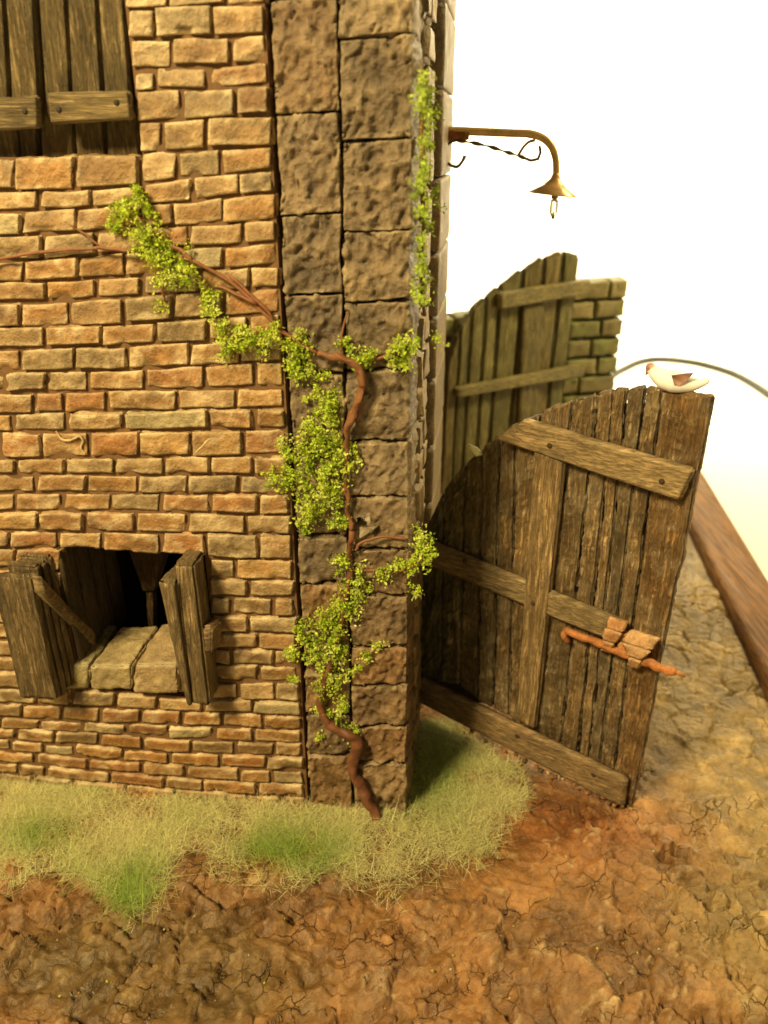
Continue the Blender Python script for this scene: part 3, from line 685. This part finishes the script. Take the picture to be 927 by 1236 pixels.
def gboard(px, off, th, n, col, vert, seed, name, parent=None, A_=None, n_=None, hi=GHI):
    A_ = A_ or GA; n_ = gn if n_ is None else n_
    mb = MB(); f = [A_(x, y, off) for x, y in px]; bk = [p - n_ * th for p in f]
    V = hexa(mb, bk, f, n, col, hi, r=.010, amp=.005, freq=(30, 3, 30) if vert else (3, 30, 30), seed=seed, hiw=.32, cvar=.3, hiband=.01)
    return mb, name, (M_WOOD_V if vert else M_WOOD_H), parent
def fin(t): return t[0].build(t[1], t[2], t[3])
stile = fin(gboard([gz(280, 890), gz(330, 918), gz(405, 225), gz(326, 190)], .048, .050, (14, 60, 3), (.38, .25, .11), True, 3100, 'stile', gate1))
rail_t = fin(gboard([gz(222, 172), gz(700, 331), gz(738, 250), gz(302, 120)], .055, .055, (60, 12, 3), (.33, .225, .10), False, 3101, 'rail', gate1))
mr_, nm, mm, pp = gboard([gz(40, 488), gz(552, 702), gz(560, 640), gz(40, 425)], .045, .045, (60, 12, 3), (.26, .18, .078), False, 3102, 'rail', gate1)
fin((mr_, nm, mm, pp))
fin(gboard([gz(30, 846), gz(556, 1117), gz(566, 1045), gz(30, 782)], .050, .050, (60, 12, 3), (.26, .165, .07), False, 3103, 'rail', gate1))
for (x, y) in ((368, 187), (655, 278), (325, 590), (150, 482), (285, 930), (480, 1030)):
    mb = MB(); p = GA(*gz(x, y), .056 if y < 300 else .05); lathe(mb, p, [(.013, -.02), (.013, .001), (.007, .005)], (.06, .035, .02), 10, gn); mb.build('nail', M_RUST, gate1)
# bolt: rod, two straps
RU = (.40, .155, .05)
mb = MB(); tube(mb, [GA(*gz(408, 660), .045), GA(*gz(470, 684), .05), GA(*gz(560, 718), .052), GA(*gz(640, 750), .05), GA(*gz(690, 766), .048)], [.019, .021, .021, .02, .019], RU, 14, 6, .009, 5)
tube(mb, [GA(*gz(685, 764), .048), GA(*gz(716, 776), .047)], [.011, .010], (.42, .19, .07), 10, 1)
tube(mb, [GA(*gz(412, 655), .03), GA(*gz(405, 672), .05), GA(*gz(418, 690), .03)], [.014, .016, .012], RU, 10, 4, .003, 8)
bolt = mb.build('bolt', M_RUST, gate1)
mb = MB()
def strap(pl, w0, w1, th, seed, offs, col):
    for (p, q), (o0, o1), (wa, wb) in zip(zip(pl[:-1], pl[1:]), zip(offs[:-1], offs[1:]), zip(zip(w0[:-1], w0[1:]), zip(w1[:-1], w1[1:]))):
        f = [GA(*gz(q[0] - wa[1], q[1] - wa[1] * .3), o1), GA(*gz(q[0] + wb[1], q[1] + wb[1] * .35), o1), GA(*gz(p[0] + wb[0], p[1] + wb[0] * .35), o0), GA(*gz(p[0] - wa[0], p[1] - wa[0] * .3), o0)]
        hexa(mb, [v - gn * th for v in f], f, (8, 8, 2), col, (.58, .38, .2), r=.006, amp=.006, freq=(20, 20, 20), seed=seed, hiw=.75, amp2=.006, freq2=(60, 60, 60)); seed += 1
strap([(547, 630), (532, 660), (518, 690), (508, 716)], [26, 24, 18, 14], [24, 24, 18, 14], .02, 3200, [.05, .085, .085, .05], (.40, .18, .065))
strap([(625, 672), (600, 705), (590, 735), (580, 757)], [50, 52, 24, 16], [26, 26, 14, 14], .02, 3210, [.055, .082, .085, .05], (.44, .25, .12))
strap([(572, 668), (556, 690), (548, 712)], [12, 14, 10], [12, 14, 10], .02, 3220, [.05, .06, .05], (.48, .2, .06))
mb.build('strap', M_RUST, bolt)
mb = MB()                                                  # ragged moss and crumbs under the bottom rail
for k in range(46):
    t = random.random(); x, y = lerp(np.array(gz(150, 912)), np.array(gz(556, 1120)), t)
    p = GA(x + random.uniform(-3, 3), y + random.uniform(-2, 5), .03 + random.uniform(-.02, .04)); p[2] = max(p[2], .0)
    r_ = random.uniform(.006, .018); c = random.choice([(.28, .12, .045), (.12, .07, .03), (.4, .27, .13)])
    lathe(mb, p, [(.3 * r_, -.8 * r_), (r_, 0), (.6 * r_, .6 * r_)], c, 6, np.random.default_rng(k).normal(size=3))
tag(mb.build('earth_crumbs', M_EARTH), 'crumbs of red earth along the foot of the front gate', 'earth crumbs', kind='stuff')

# rear leaf
def rz(x, y): return (520 + x / 3.565, 280 + y / 3.565)
h2 = np.array([.585, 6.27, 0]); e2 = np.array([1.66, 6.99, 0])
rd = (e2 - h2) / np.linalg.norm(e2 - h2); rn = np.array([rd[1], -rd[0], 0])
if np.dot(rn, -h2) < 0: rn = -rn
def RA(px, py, off=0.0): return hit(px, py, h2 + rn * off, rn)
gate2 = thing('wooden_gate', h2, 'mossy green-grey plank gate leaf at the rear against the stone wall', 'gate', 'gate leaves beside the house')
top2 = [(540, 450), (545, 432), (551, 406), (562, 383), (579, 364), (604, 343), (632, 323), (660, 307), (681, 299), (694, 299), (702, 306)]
t2x = [p[0] for p in top2]; t2y = [p[1] for p in top2]
yb2 = lambda x: 640 - (x - 543) * .36
l2 = []
for x in (540, 556, 570, 588, 604, 632, 658, 681, 702): l2.append(((x, 400), (463 + (x - 463) * .86, yb2(x))))
mg = MB(); RC = [(.27, .24, .085), (.22, .195, .07), (.30, .265, .10), (.27, .21, .078)]
for k in range(len(l2) - 1):
    (xa, ya), (xb, yb) = l2[k]; (xc, yc), (xd, yd) = l2[k + 1]; g = .9
    tp = lambda x: float(np.interp(x, t2x, t2y)); up = 4 if k > 2 else 0
    f = [RA(xb + g, yb), RA(xd - g, yd), RA(xc - g, tp(xc - g) + (1 if k < 6 else 3)), RA(xa + g, tp(xa + g) + up)]; bk = [p - rn * .07 for p in f]
    hexa(mg, bk, f, (10, 60, 4), np.array(random.choice(RC)) * random.uniform(.85, 1.15), (.25, .23, .12), r=.03, amp=.012, freq=(22, 2.5, 22), seed=3300 + k, hiw=.35, cvar=.3)
mg.build('plank_panel', M_WOOD_V, gate2)
RK = (.28, .23, .09); RH = (.26, .22, .12)
for px, nm, v, off in (([rz(300, 338), rz(690, 268), rz(690, 203), rz(300, 262)], 'rail', 0, .07), ([rz(118, 716), rz(665, 622), rz(668, 566), rz(118, 672)], 'rail', 0, .07), ([rz(50, 1190), rz(600, 985), rz(602, 940), rz(50, 1140)], 'rail', 0, .07), ([rz(370, 1080), rz(440, 1055), rz(492, 300), rz(402, 315)], 'stile', 1, .035)):
    fin(gboard(px, off, off - .0, (40, 10, 3) if not v else (10, 50, 3), np.array(RK) * random.uniform(.95, 1.1), bool(v), 3400 + len(nm) + int(px[0][1]), nm, gate2, RA, rn, RH))

# stone wall behind the rear leaf
q0 = h2 - rn * .22 - rd * .7
p1 = h2 - rn * .22 + rd * 1.30
gw = thing('garden_wall', p1 * [1, 1, 0], 'low mossy grey-green stone block wall end behind the rear gate', 'wall')
mb = MB()
def wallrun(a, b, z0a, z0b, th, bn, rows, bw, seed):
    L_ = np.linalg.norm(b - a); d_ = (b - a) / L_; 
    for r_ in range(rows):
        x = -(.5 * bw if r_ % 2 else 0)
        while x < L_ - .02:
            x0, x1 = max(x, 0), min(x + bw * random.uniform(.85, 1.2), L_)
            if L_ - x1 < .12: x1 = L_
            zt_ = lambda t: (z0a + (z0b - z0a) * t / L_)
            zz_ = lambda t, k: zt_(t) * k / rows - .05 * (k == 0)
            f = [a + d_ * (x0 + .001) + Z * (zz_(x0, r_) + .001), a + d_ * (x1 - .004) + Z * (zz_(x1, r_) + .004), a + d_ * (x1 - .004) + Z * (zz_(x1, r_ + 1) - .004), a + d_ * (x0 + .004) + Z * (zz_(x0, r_ + 1) - .004)]
            f = [p + bn * random.uniform(-.01, .01) for p in f]
            c = np.array(random.choice([(.31, .26, .12), (.28, .235, .11), (.32, .26, .12), (.26, .24, .095)])) * random.uniform(.9, 1.1)
            seed += 1; hexa(mb, [p - bn * th for p in f], f, (12, 8, 3), c, (.19, .24, .06), r=.014, amp=.014, freq=(10, 10, 10), seed=seed, hiw=.35, amp2=.012, freq2=(26, 26, 26), blotch=.6); x = x1
zL = RA(545, 384, -.22)[2]; 
fn = np.array([-.12, -.993, 0]); fdx = np.array([.993, -.12, 0]) * 1.0
fdx = np.array([.97, .24, 0]); fn = np.array([.24, -.97, 0])
p2 = hit(760, 336, p1, fn); zR = p2[2]; p2 = p2 * [1, 1, 0]
p1b = hit(692, 340, p1, fn); zR1 = p1b[2]; p1b = p1b * [1, 1, 0]
wallrun(q0 * [1, 1, 0], p1b - fdx * .01, zL - .0, zL + .05, .2, rn, 10, .34, 4000)
wallrun(p1b, p2, zR1, zR, .25, fn, 11, .36, 4200)
mb.build('stone_courses', M_STONE, gw)

# ------------------------------------------------------------------ wall lamp
LP0 = us(0, 1.48); LN = S
def LA(x, y, off=0.0): return hit(520 + x / 4.635, 130 + y / 4.635, LP0 + LN * off, LN)
lm = LA(60, 132)
lamp = thing('wall_lamp', lm, 'small brass bracket lamp with cone shade on the house side', 'lamp')
BRS = (.58, .38, .14); pxm = np.linalg.norm(LA(300, 200) - LA(301, 200))
mb = MB(); tube(mb, [LA(30, 130), LA(150, 130), LA(300, 136), LA(450, 142), LA(555, 147), LA(625, 170), LA(672, 212), LA(696, 275), LA(701, 340), LA(701, 388)], [23 * pxm] * 2 + [22 * pxm] * 3 + [21 * pxm] * 2 + [19 * pxm] * 3, BRS, 14, 5)
arm = mb.build('arm', M_BRASS, lamp)
mb = MB(); tube(mb, [LA(70, 145), LA(120, 150), LA(215, 152)], [28 * pxm, 31 * pxm, 25 * pxm], (.22, .085, .03), 12, 3, .006)
pl = lm + U * -.004
hexa(mb, [pl - S * .06 - Z * .13 - U * .03, pl + S * .06 - Z * .13 - U * .03, pl + S * .06 + Z * .07 - U * .03, pl - S * .06 + Z * .07 - U * .03], [pl - S * .06 - Z * .13 + U * .02, pl + S * .06 - Z * .13 + U * .02, pl + S * .06 + Z * .07 + U * .02, pl - S * .06 + Z * .07 + U * .02], (4, 8, 2), (.15, .08, .035), r=.008, amp=.003)
mb.build('mounting_collar', M_RUST, lamp)
mb = MB(); pts = [(150, 183), (230, 195), (330, 217), (420, 247), (490, 268), (560, 296), (600, 287), (614, 250), (608, 212)]
wp = [LA(*p) for p in pts]
tw = []
for i in range(len(wp) - 1):
    for t in np.linspace(0, 1, 8, endpoint=False): tw.append(wp[i] * (1 - t) + wp[i + 1] * t)
tw.append(wp[-1]); rad = [(8.0 + (4.0 * math.sin(i * .78) if i < 36 else 0)) * pxm for i in range(len(tw))]
tube(mb, tw, rad, (.10, .065, .03), 8, 1)
tube(mb, [LA(488, 270), LA(515, 225), LA(548, 192), LA(585, 182)], 8 * pxm, (.24, .15, .05), 8, 4)
mb.build('twisted_brace', M_BRASS, lamp)
mb = MB(); tube(mb, [LA(185, 178), LA(125, 186), LA(92, 212), LA(80, 262), LA(96, 310), LA(145, 331), LA(175, 302), LA(192, 268)], [8 * pxm] * 5 + [9 * pxm, 8 * pxm, 11 * pxm], (.085, .06, .03), 8, 4)
mb.build('hook', M_BRASS, lamp)
mb = MB(); c = LA(700, 385); ax = np.array([.10, 0, 1.0]); k_ = pxm
lathe(mb, c, [(20 * k_, 20 * k_), (24 * k_, 0), (30 * k_, -14 * k_), (62 * k_, -48 * k_), (136 * k_, -92 * k_), (137 * k_, -97 * k_), (130 * k_, -95 * k_), (58 * k_, -54 * k_), (20 * k_, -20 * k_)], (.62, .38, .14), 40, ax)
mb.build('lamp_shade', M_BRASS, lamp)
mb = MB(); c = LA(695, 480)
lathe(mb, c, [(20 * k_, 20 * k_), (20 * k_, -25 * k_), (12 * k_, -30 * k_)], (.28, .2, .09), 16); mb.build('socket', M_BRASS, lamp)
mb = MB(); lathe(mb, c, [(12 * k_, -28 * k_), (22 * k_, -38 * k_), (24 * k_, -70 * k_), (23 * k_, -100 * k_), (17 * k_, -118 * k_), (6 * k_, -128 * k_)], (.9, .88, .8), 20); mb.build('bulb', M_GLASS, lamp)
mb = MB(); lathe(mb, c, [(9 * k_, -122 * k_), (11 * k_, -131 * k_), (6 * k_, -137 * k_)], (.15, .12, .08), 12); mb.build('bulb_tip', M_BRASS, lamp)

# ------------------------------------------------------------------ pigeon on the gate, pale leaf, cable
tp0 = GA(826, 474, -.03)
VN = np.array([tp0[0], tp0[1], 0]) / np.linalg.norm(tp0[:2])
def BP(x, y, off=0.0): return hit(750 + x / 7.13, 420 + y / 7.13, tp0 - VN * off, VN)
pm = np.linalg.norm(BP(400, 300) - BP(401, 300))
bird = thing('pigeon', BP(430, 360), 'small white pigeon with brown head and wings perched on the front gate', 'bird')
WHT = np.array((.86, .86, .86)); BRN = np.array((.36, .19, .13))
pts = [(204, 236), (226, 210), (245, 172), (262, 150), (285, 175), (318, 215), (380, 250), (450, 275), (540, 300), (620, 318), (690, 308), (740, 285)]
rad = [3, 16, 34, 36, 42, 58, 82, 88, 74, 52, 34, 20]
pts = [(206, 238), (224, 208), (246, 165), (268, 185), (305, 222), (370, 262), (450, 285), (530, 300), (610, 312), (690, 300), (750, 276)]
rad = [4, 18, 42, 52, 70, 96, 104, 90, 66, 40, 28]
mb = MB(); sub = 5; n_ = (len(pts) - 1) * sub + 1
colr = []
tmp = MB(); tube(tmp, [BP(*p) for p in pts], [r_ * pm for r_ in rad], (1, 1, 1), 16, sub)
V = np.concatenate(tmp.V); tt = np.repeat(np.linspace(0, 1, n_), 16)
f_ = (1 - sstep(.20, .30, tt))[:, None]; col = BRN * f_ + WHT * (1 - f_); beak = (1 - sstep(.05, .10, tt))[:, None]; col = col * (1 - beak) + np.array((.2, .13, .09)) * beak
mb.add(V, tmp.F, col); mb.build('body', M_PLAIN, bird)
for sg in (-1, 1):
    mb = MB(); lathe(mb, BP(238, 162, sg * 34 * pm), [(.001, -5 * pm), (5 * pm, 0), (.001, 5 * pm)], (.03, .02, .015), 8, VN); mb.build('eye', M_PLAIN, bird)
def wing(off, cx):
    mb = MB(); sgn_ = 1 if off > 0 else -1
    P_ = [(430, 235), (500, 225), (570, 215), (620, 212)]; Q_ = [(455, 320), (500, 325), (545, 300), (625, 216)]
    V = []; col = []
    for th in (0, 1):
        for k in range(4):
            for t in (0, .5, 1):
                x = P_[k][0] * (1 - t) + Q_[k][0] * t; y = P_[k][1] * (1 - t) + Q_[k][1] * t
                V.append(BP(x, y, off + sgn_ * (.006 * math.sin(math.pi * t) + .008 * th))); col.append(BRN * (1.1 if (k + int(t * 2)) % 2 else .65))
    F = []
    for th in (0, 1):
        for k in range(3):
            for j in range(2):
                q = [th * 12 + k * 3 + j, th * 12 + k * 3 + j + 1, th * 12 + k * 3 + j + 4, th * 12 + k * 3 + j + 3]; F.append(q if th else q[::-1])
    for k in range(3): F += [[k * 3, k * 3 + 3, 12 + k * 3 + 3, 12 + k * 3], [k * 3 + 2, 12 + k * 3 + 2, 12 + k * 3 + 5, k * 3 + 5]]
    F += [[0, 12, 13, 1], [1, 13, 14, 2], [9, 10, 22, 21], [10, 11, 23, 22]]
    mb.add(V, F, np.array(col)); mb.build('wing', M_PLAIN, bird)
wing(.038, 0); wing(-.038, 0)
mb = MB()
for off in (-.008, .008): 
    f = [BP(x, y, off) for x, y in ((690, 330), (770, 282), (765, 255), (680, 285))]; hexa(mb, [p - VN * -.004 for p in f], f, (4, 3, 1), (.75, .72, .66) if off > 0 else (.4, .3, .22), amp=.0005, r=.002)
mb.build('tail', M_PLAIN, bird)
for x in (385, 418):
    mb = MB(); tube(mb, [BP(x + 4, 320, .012 if x < 400 else -.012), BP(x + 2, 345, .012 if x < 400 else -.012), BP(x - 8, 368, .02 if x < 400 else -.006)], [9 * pm, 7 * pm, 6 * pm], (.22, .08, .06), 6, 2); mb.build('leg', M_PLAIN, bird)
mb = MB()
f = [GA(x, y, -.01) for x, y in ((575, 553), (583, 549), (580, 539), (566, 535))]
V = [f[0], f[1], f[2] + gn * .03, f[3] + gn * .01, (f[0] + f[2]) / 2 + gn * .025]
V2 = [p - gn * .006 for p in V]
mb.add(V + V2, [[0, 1, 4], [1, 2, 4], [2, 3, 4], [3, 0, 4], [6, 5, 9], [7, 6, 9], [8, 7, 9], [5, 8, 9], [0, 5, 6, 1], [1, 6, 7, 2], [2, 7, 8, 3], [3, 8, 5, 0]], (.78, .76, .52))
o = mb.build('pale_leaf', M_LEAF, origin=f[0]); tag(o, 'tiny pale curled leaf on the curved gate top', 'leaf')
mb = MB(); zc = TABLE_Z + .05
cp = [G(700, 490, zc), G(735, 456, zc), G(757, 443, zc), G(775, 436, zc), G(800, 433.5, zc), G(840, 438, zc), G(880, 449, zc), G(905, 461, zc), G(935, 481, zc), G(975, 510, zc), G(1050, 590, zc)]
tube(mb, cp, [.052] * 11, (.035, .033, .022), 10, 6)
tag(mb.build('power_cable', M_DARK, origin=cp[4]), 'thin dark cable curving across the pale table behind the gate', 'cable')

# ------------------------------------------------------------------ climbing vines
def leaves(mb, centres, per, size, cols, nrm, spread, seed):
    rng = np.random.default_rng(seed); m = len(centres) * per
    c = np.repeat(np.array(centres), per, 0) + rng.normal(size=(m, 3)) * np.repeat(np.array(spread), per)[:, None]
    d = rng.normal(size=(m, 3)) + 0.35 * nrm + np.array([0, 0, .45]); d /= np.linalg.norm(d, axis=1)[:, None]
    t = rng.normal(size=(m, 3)); t -= d * (t * d).sum(1)[:, None]; t /= np.linalg.norm(t, axis=1)[:, None]; b = np.cross(d, t)
    s = size * rng.uniform(.55, 1.35, m)[:, None]
    V = np.stack([c - t * s, c + b * s * .6 + d * s * .25, c + t * s, c - b * s * .6 + d * s * .25], 1).reshape(-1, 3)
    F = np.arange(m * 4).reshape(-1, 4)
    pal = np.array(cols); q = pal[rng.integers(0, len(pal), len(centres))]; q = np.repeat(q, per, 0) * rng.uniform(.75, 1.25, m)[:, None]
    mb.add(V, F, np.repeat(q, 4, 0))
LEAF = [(.53, .64, .055), (.45, .58, .045), (.63, .72, .11), (.36, .48, .04), (.55, .62, .09), (.68, .74, .20)]
def clumps(path, A_, dens, seed):
    """path: (x, y, radius px); tuft centres spread through a lumpy tube along it"""
    rng = np.random.default_rng(seed); out = []; sp = []
    for (x0, y0, r0), (x1, y1, r1) in zip(path[:-1], path[1:]):
        L_ = math.hypot(x1 - x0, y1 - y0)
        for k in range(max(2, int(L_ * dens * (r0 + r1) / 2 / 22))):
            t = rng.random(); r_ = (r0 * (1 - t) + r1 * t)
            a = rng.uniform(0, 2 * math.pi); q = r_ * math.sqrt(rng.random()) * (1.25 if rng.random() < .2 else .92)
            e = .018 + .0042 * (r_ - q) * rng.random() * .8
            out.append(A_(x0 + (x1 - x0) * t + q * math.cos(a), y0 + (y1 - y0) * t + q * math.sin(a), e + .008)); sp.append(rng.uniform(.006, .017))
    o_ = np.array(out); kp = vnoise(o_ * 17.0, seed) + .35 * rng.normal(size=len(o_)) > -.42
    if kp.sum() < 3: kp[:] = True
    return list(o_[kp]), list(np.array(sp)[kp])
vine = thing('climbing_vine', G(460, 1003), 'bright lime green climbing vine with red brown stem over corner stones and brick', 'vine')
mb = MB(); SB_ = (.16, .062, .028)
tube(mb, [G(462, 1004, -.02), W(455, 990, .07), W(438, 955, .05), W(424, 925, .045), W(431, 900, .05), W(422, 886, .055), W(405, 880, .05), W(388, 860, .045), W(392, 820, .04), W(408, 770, .035), W(420, 700, .035), W(424, 640, .03)], [.026, .026, .024, .023, .025, .022, .02, .018, .014, .014, .012, .012], SB_, 12, 8, .012, 3)
mb.build('stem', M_BARK, vine)
mb = MB(); tube(mb, [W(424, 640, .03), W(418, 590, .035), W(420, 520, .045), W(432, 490, .055), W(438, 462, .06), W(430, 442, .065), W(412, 432, .06), W(385, 427, .05)], [.010, .011, .014, .016, .018, .018, .015, .010], (.19, .08, .033), 12, 8, .012, 4)
mb.build('stem', M_BARK, vine)
for pth, r_ in (([(385, 427), (340, 400), (305, 362), (270, 335), (235, 315), (200, 305), (160, 302), (120, 300), (60, 303), (0, 312), (-40, 322)], .007), ([(235, 315), (215, 300), (190, 290), (165, 260)], .006), ([(120, 300), (100, 280), (85, 272)], .004), ([(310, 366), (280, 352), (262, 345)], .006), ([(330, 395), (320, 372), (275, 330)], .006),
               ([(425, 690), (450, 688), (480, 690), (505, 678), (515, 655)], .007), ([(428, 665), (436, 655), (460, 648), (490, 650)], .006), ([(430, 440), (452, 436), (478, 425), (495, 418)], .007), ([(405, 880), (395, 884), (380, 900)], .006), ([(438, 465), (436, 485), (432, 510), (438, 480)], .008), ([(200, 365), (196, 345), (205, 320)], .004), ([(415, 432), (411, 415), (420, 375)], .004)):
    mb = MB(); tube(mb, [W(x, y, .026 + .01 * math.sin(x)) for x, y in pth], r_, (.22, .09, .04), 6, 4, .006, 9); mb.build('twig', M_BARK, vine)
paths = [
 [(172, 232, 9), (156, 250, 20), (168, 278, 26), (186, 305, 30), (206, 322, 28), (232, 332, 16), (238, 348, 8)], [(150, 262, 14), (140, 275, 8), (134, 262, 5)], [(196, 366, 5), (195, 378, 3)],
 [(252, 362, 10), (256, 388, 16), (274, 408, 24), (300, 416, 22), (330, 404, 18), (350, 410, 18), (372, 428, 14)],
 [(418, 412, 7), (438, 432, 14), (462, 428, 20), (482, 418, 20), (492, 440, 10)], [(520, 410, 4), (528, 411, 7)],
 [(352, 420, 14), (364, 448, 17), (386, 470, 18), (400, 492, 16), (388, 515, 22), (370, 545, 26), (352, 572, 18), (328, 580, 10)],
 [(400, 520, 16), (415, 545, 16), (405, 575, 22), (378, 590, 26), (372, 620, 16), (364, 636, 8)], [(402, 600, 12), (411, 628, 15), (409, 642, 8)], [(345, 530, 6), (343, 552, 8)],
 [(408, 672, 10), (424, 690, 16), (430, 712, 18), (412, 735, 20), (388, 752, 18), (366, 762, 12), (352, 790, 8), (356, 820, 5)],
 [(420, 735, 16), (406, 768, 24), (386, 790, 22), (405, 818, 20), (395, 845, 22), (412, 862, 16), (424, 886, 7)], [(384, 885, 7), (386, 900, 7)], [(388, 850, 12), (375, 855, 6)],
 [(436, 700, 10), (460, 693, 9), (484, 686, 8), (502, 682, 12), (516, 668, 13), (508, 648, 10), (504, 640, 6)], [(505, 700, 10), (508, 716, 7)], [(430, 812, 9), (440, 792, 8), (455, 780, 6), (466, 775, 4)]]
mb = MB(); allc = []
for k, p in enumerate(paths):
    c, s_ = clumps(p, W, .85, 50 + k); leaves(mb, c, 26, .0078, LEAF, N, s_, 80 + k)
mb.build('foliage', M_LEAF, vine, smooth=False)
vine2 = thing('climbing_vine', SD(512, 370), 'strip of yellow green creeper high on the narrow side of the corner', 'vine')
mb = MB()
def SDW(x, y, off): return SD(x, y, off * .8)
for k, p in enumerate(([(509, 92, 3), (510, 112, 7), (513, 135, 4), (515, 160, 9), (512, 200, 4), (507, 235, 9), (512, 262, 5), (512, 280, 8), (508, 305, 4), (508, 345, 9), (508, 358, 6), (516, 372, 4)], [(520, 225, 5), (529, 238, 6), (531, 250, 4)], [(522, 110, 5), (523, 150, 6)])):
    c, s_ = clumps(p, SDW, 1.15, 150 + k); leaves(mb, c, 20, .0085, [(.32, .42, .05), (.38, .48, .06), (.26, .34, .05), (.46, .58, .08)], U, s_, 180 + k)
mb.build('foliage', M_LEAF, vine2, smooth=False)
mb = MB(); tube(mb, [SD(x, y, .012) for x, y in ((512, 380), (510, 320), (511, 260), (510, 180), (511, 100))], .008, (.2, .1, .04), 6, 4, .006, 2); mb.build('stem', M_BARK, vine2)

# ------------------------------------------------------------------ static grass along the foot of the wall
def build_grass():
    rng = np.random.default_rng(5)
    poly_ = [(-60, 905), (0, 925), (100, 940), (200, 952), (300, 962), (370, 970), (430, 974), (492, 972), (500, 935), (506, 880), (516, 862), (545, 868), (585, 900), (622, 930), (640, 962), (628, 990), (600, 1016), (560, 1030), (520, 1040), (470, 1056), (430, 1052), (395, 1040), (355, 1052), (320, 1030), (280, 1022), (235, 1030), (205, 1055), (180, 1085), (160, 1105), (130, 1090), (100, 1066), (60, 1050), (0, 1040), (-60, 1030)]
    pg = np.array(poly_, float)
    def inside(x, y):
        r = np.zeros(len(x), bool); j = len(pg) - 1
        for i in range(len(pg)):
            xi, yi = pg[i]; xj, yj = pg[j]
            r ^= ((yi > y) != (yj > y)) & (x < (xj - xi) * (y - yi) / (yj - yi + 1e-9) + xi); j = i
        return r
    n = 260000; gx = rng.uniform(-2.6, .95, n); gs = rng.uniform(-.85, .9, n)
    P = O[None] + gx[:, None] * U + gs[:, None] * S
    c, s = math.cos(PITCH), math.sin(PITCH); rel = P - CAM
    fw_ = rel[:, 1] * c - rel[:, 2] * s; up = rel[:, 1] * s + rel[:, 2] * c
    px = CX + FPX * rel[:, 0] / fw_; py = CY - FPX * up / fw_
    jit = 26 * fbm(np.stack([gx * 5, gs * 5, 0 * gx], 1), 3, 3)
    ok = (inside(px, py + jit * 1.0) & inside(px + 5 * (py > 985), py + 16 + jit)) | (inside(px, py + jit) & (rng.random(n) < .35)) | (inside(px, py + jit * 1.4) & (rng.random(n) < .25)) | (inside(px, py + jit * 3.2 - 14) & (rng.random(n) < .12)); ok &= ~((gx < 0.0) & (gs > -.012)); ok &= ~((gx < .08) & (gs > .0) & (gx > -.1) & (gs < 0.001))
    ok |= (px < -50) & (gs < -.02) & (gs > -.45 + .1 * jit / 26)
    dens = 0.28 + 0.5 * sstep(-.4, .2, fbm(np.stack([gx * 7, gs * 7, 0 * gx + 4], 1), 2, 8)); ok &= rng.random(n) < dens
    P = P[ok]; gx = gx[ok]; gs = gs[ok]; m = len(P); P[:, 2] = ground_z(gx, gs) - .012
    px = px[ok]; py = py[ok]
    ln_ = rng.uniform(.035, .11, m) * (1 + .9 * (rng.random(m) < .08)); th = rng.uniform(0, 2 * math.pi, m); lean = rng.uniform(.5, 1.5, m)
    dirn = np.stack([np.sin(lean) * np.cos(th), np.sin(lean) * np.sin(th), np.cos(lean)], 1) ; side = np.stack([-np.sin(th), np.cos(th), 0 * th], 1)
    curl = rng.uniform(.0, .55, m)
    wd = rng.uniform(.0006, .0013, m)
    g1 = np.exp(-(((px - 150) / 50) ** 2 + ((py - 1075) / 45) ** 2)) + np.exp(-(((px - 345) / 70) ** 2 + ((py - 1025) / 30) ** 2)) + .8 * np.exp(-(((px - 520) / 60) ** 2 + ((py - 930) / 60) ** 2)) + .7 * np.exp(-(((px - 40) / 60) ** 2 + ((py - 1000) / 25) ** 2))
    gg = np.clip(g1 + .35 * fbm(np.stack([gx * 6, gs * 6, 0 * gx], 1), 2, 77) + rng.normal(0, .18, m), 0, 1)[:, None]
    col = np.array((.72, .68, .34)) * (1 - gg) + np.array((.29, .42, .07)) * gg; col = col * rng.uniform(.6, 1.35, m)[:, None]
    rows = []
    for k, t in enumerate((0, .4, .75, 1.0)):
        q = P + dirn * (ln_ * t)[:, None]; q[:, 2] -= curl * ln_ * t * t * .9; q[:, 2] = np.maximum(q[:, 2], P[:, 2] + .014 + .01 * t)
        w_ = (wd * (1 - .85 * t))[:, None] * side
        rows += [q - w_, q + w_]
    V = np.stack(rows, 1).reshape(-1, 3); b = (np.arange(m) * 8)[:, None]
    F = np.concatenate([b + np.array([[0, 1, 3, 2]]) + 2 * k for k in range(3)], 0)
    mb = MB(); mb.add(V, F, np.repeat(col, 8, 0)); o = mb.build('grass', M_GRASS); tag(o, 'fuzzy pale green grass along the foot of the wall', 'grass', kind='stuff')
    print('blades', m)
build_grass()
# leaf crumbs and grit lying on the earth
mb = MB(); rng = np.random.default_rng(3)
for k in range(70):
    x, y = rng.uniform(0, 927), 985 + 251 * rng.random()
    p = G(x, y, .012); r_ = rng.uniform(.002, .007)
    c = [(.42, .45, .06), (.45, .33, .17), (.30, .17, .07), (.5, .42, .25)][rng.integers(0, 4)]
    lathe(mb, p, [(.3 * r_, -.7 * r_), (r_, 0), (.5 * r_, .6 * r_)], c, 6, rng.normal(size=3))
tag(mb.build('grit', M_EARTH), 'scattered grit and leaf crumbs on the brown earth', 'grit', kind='stuff')
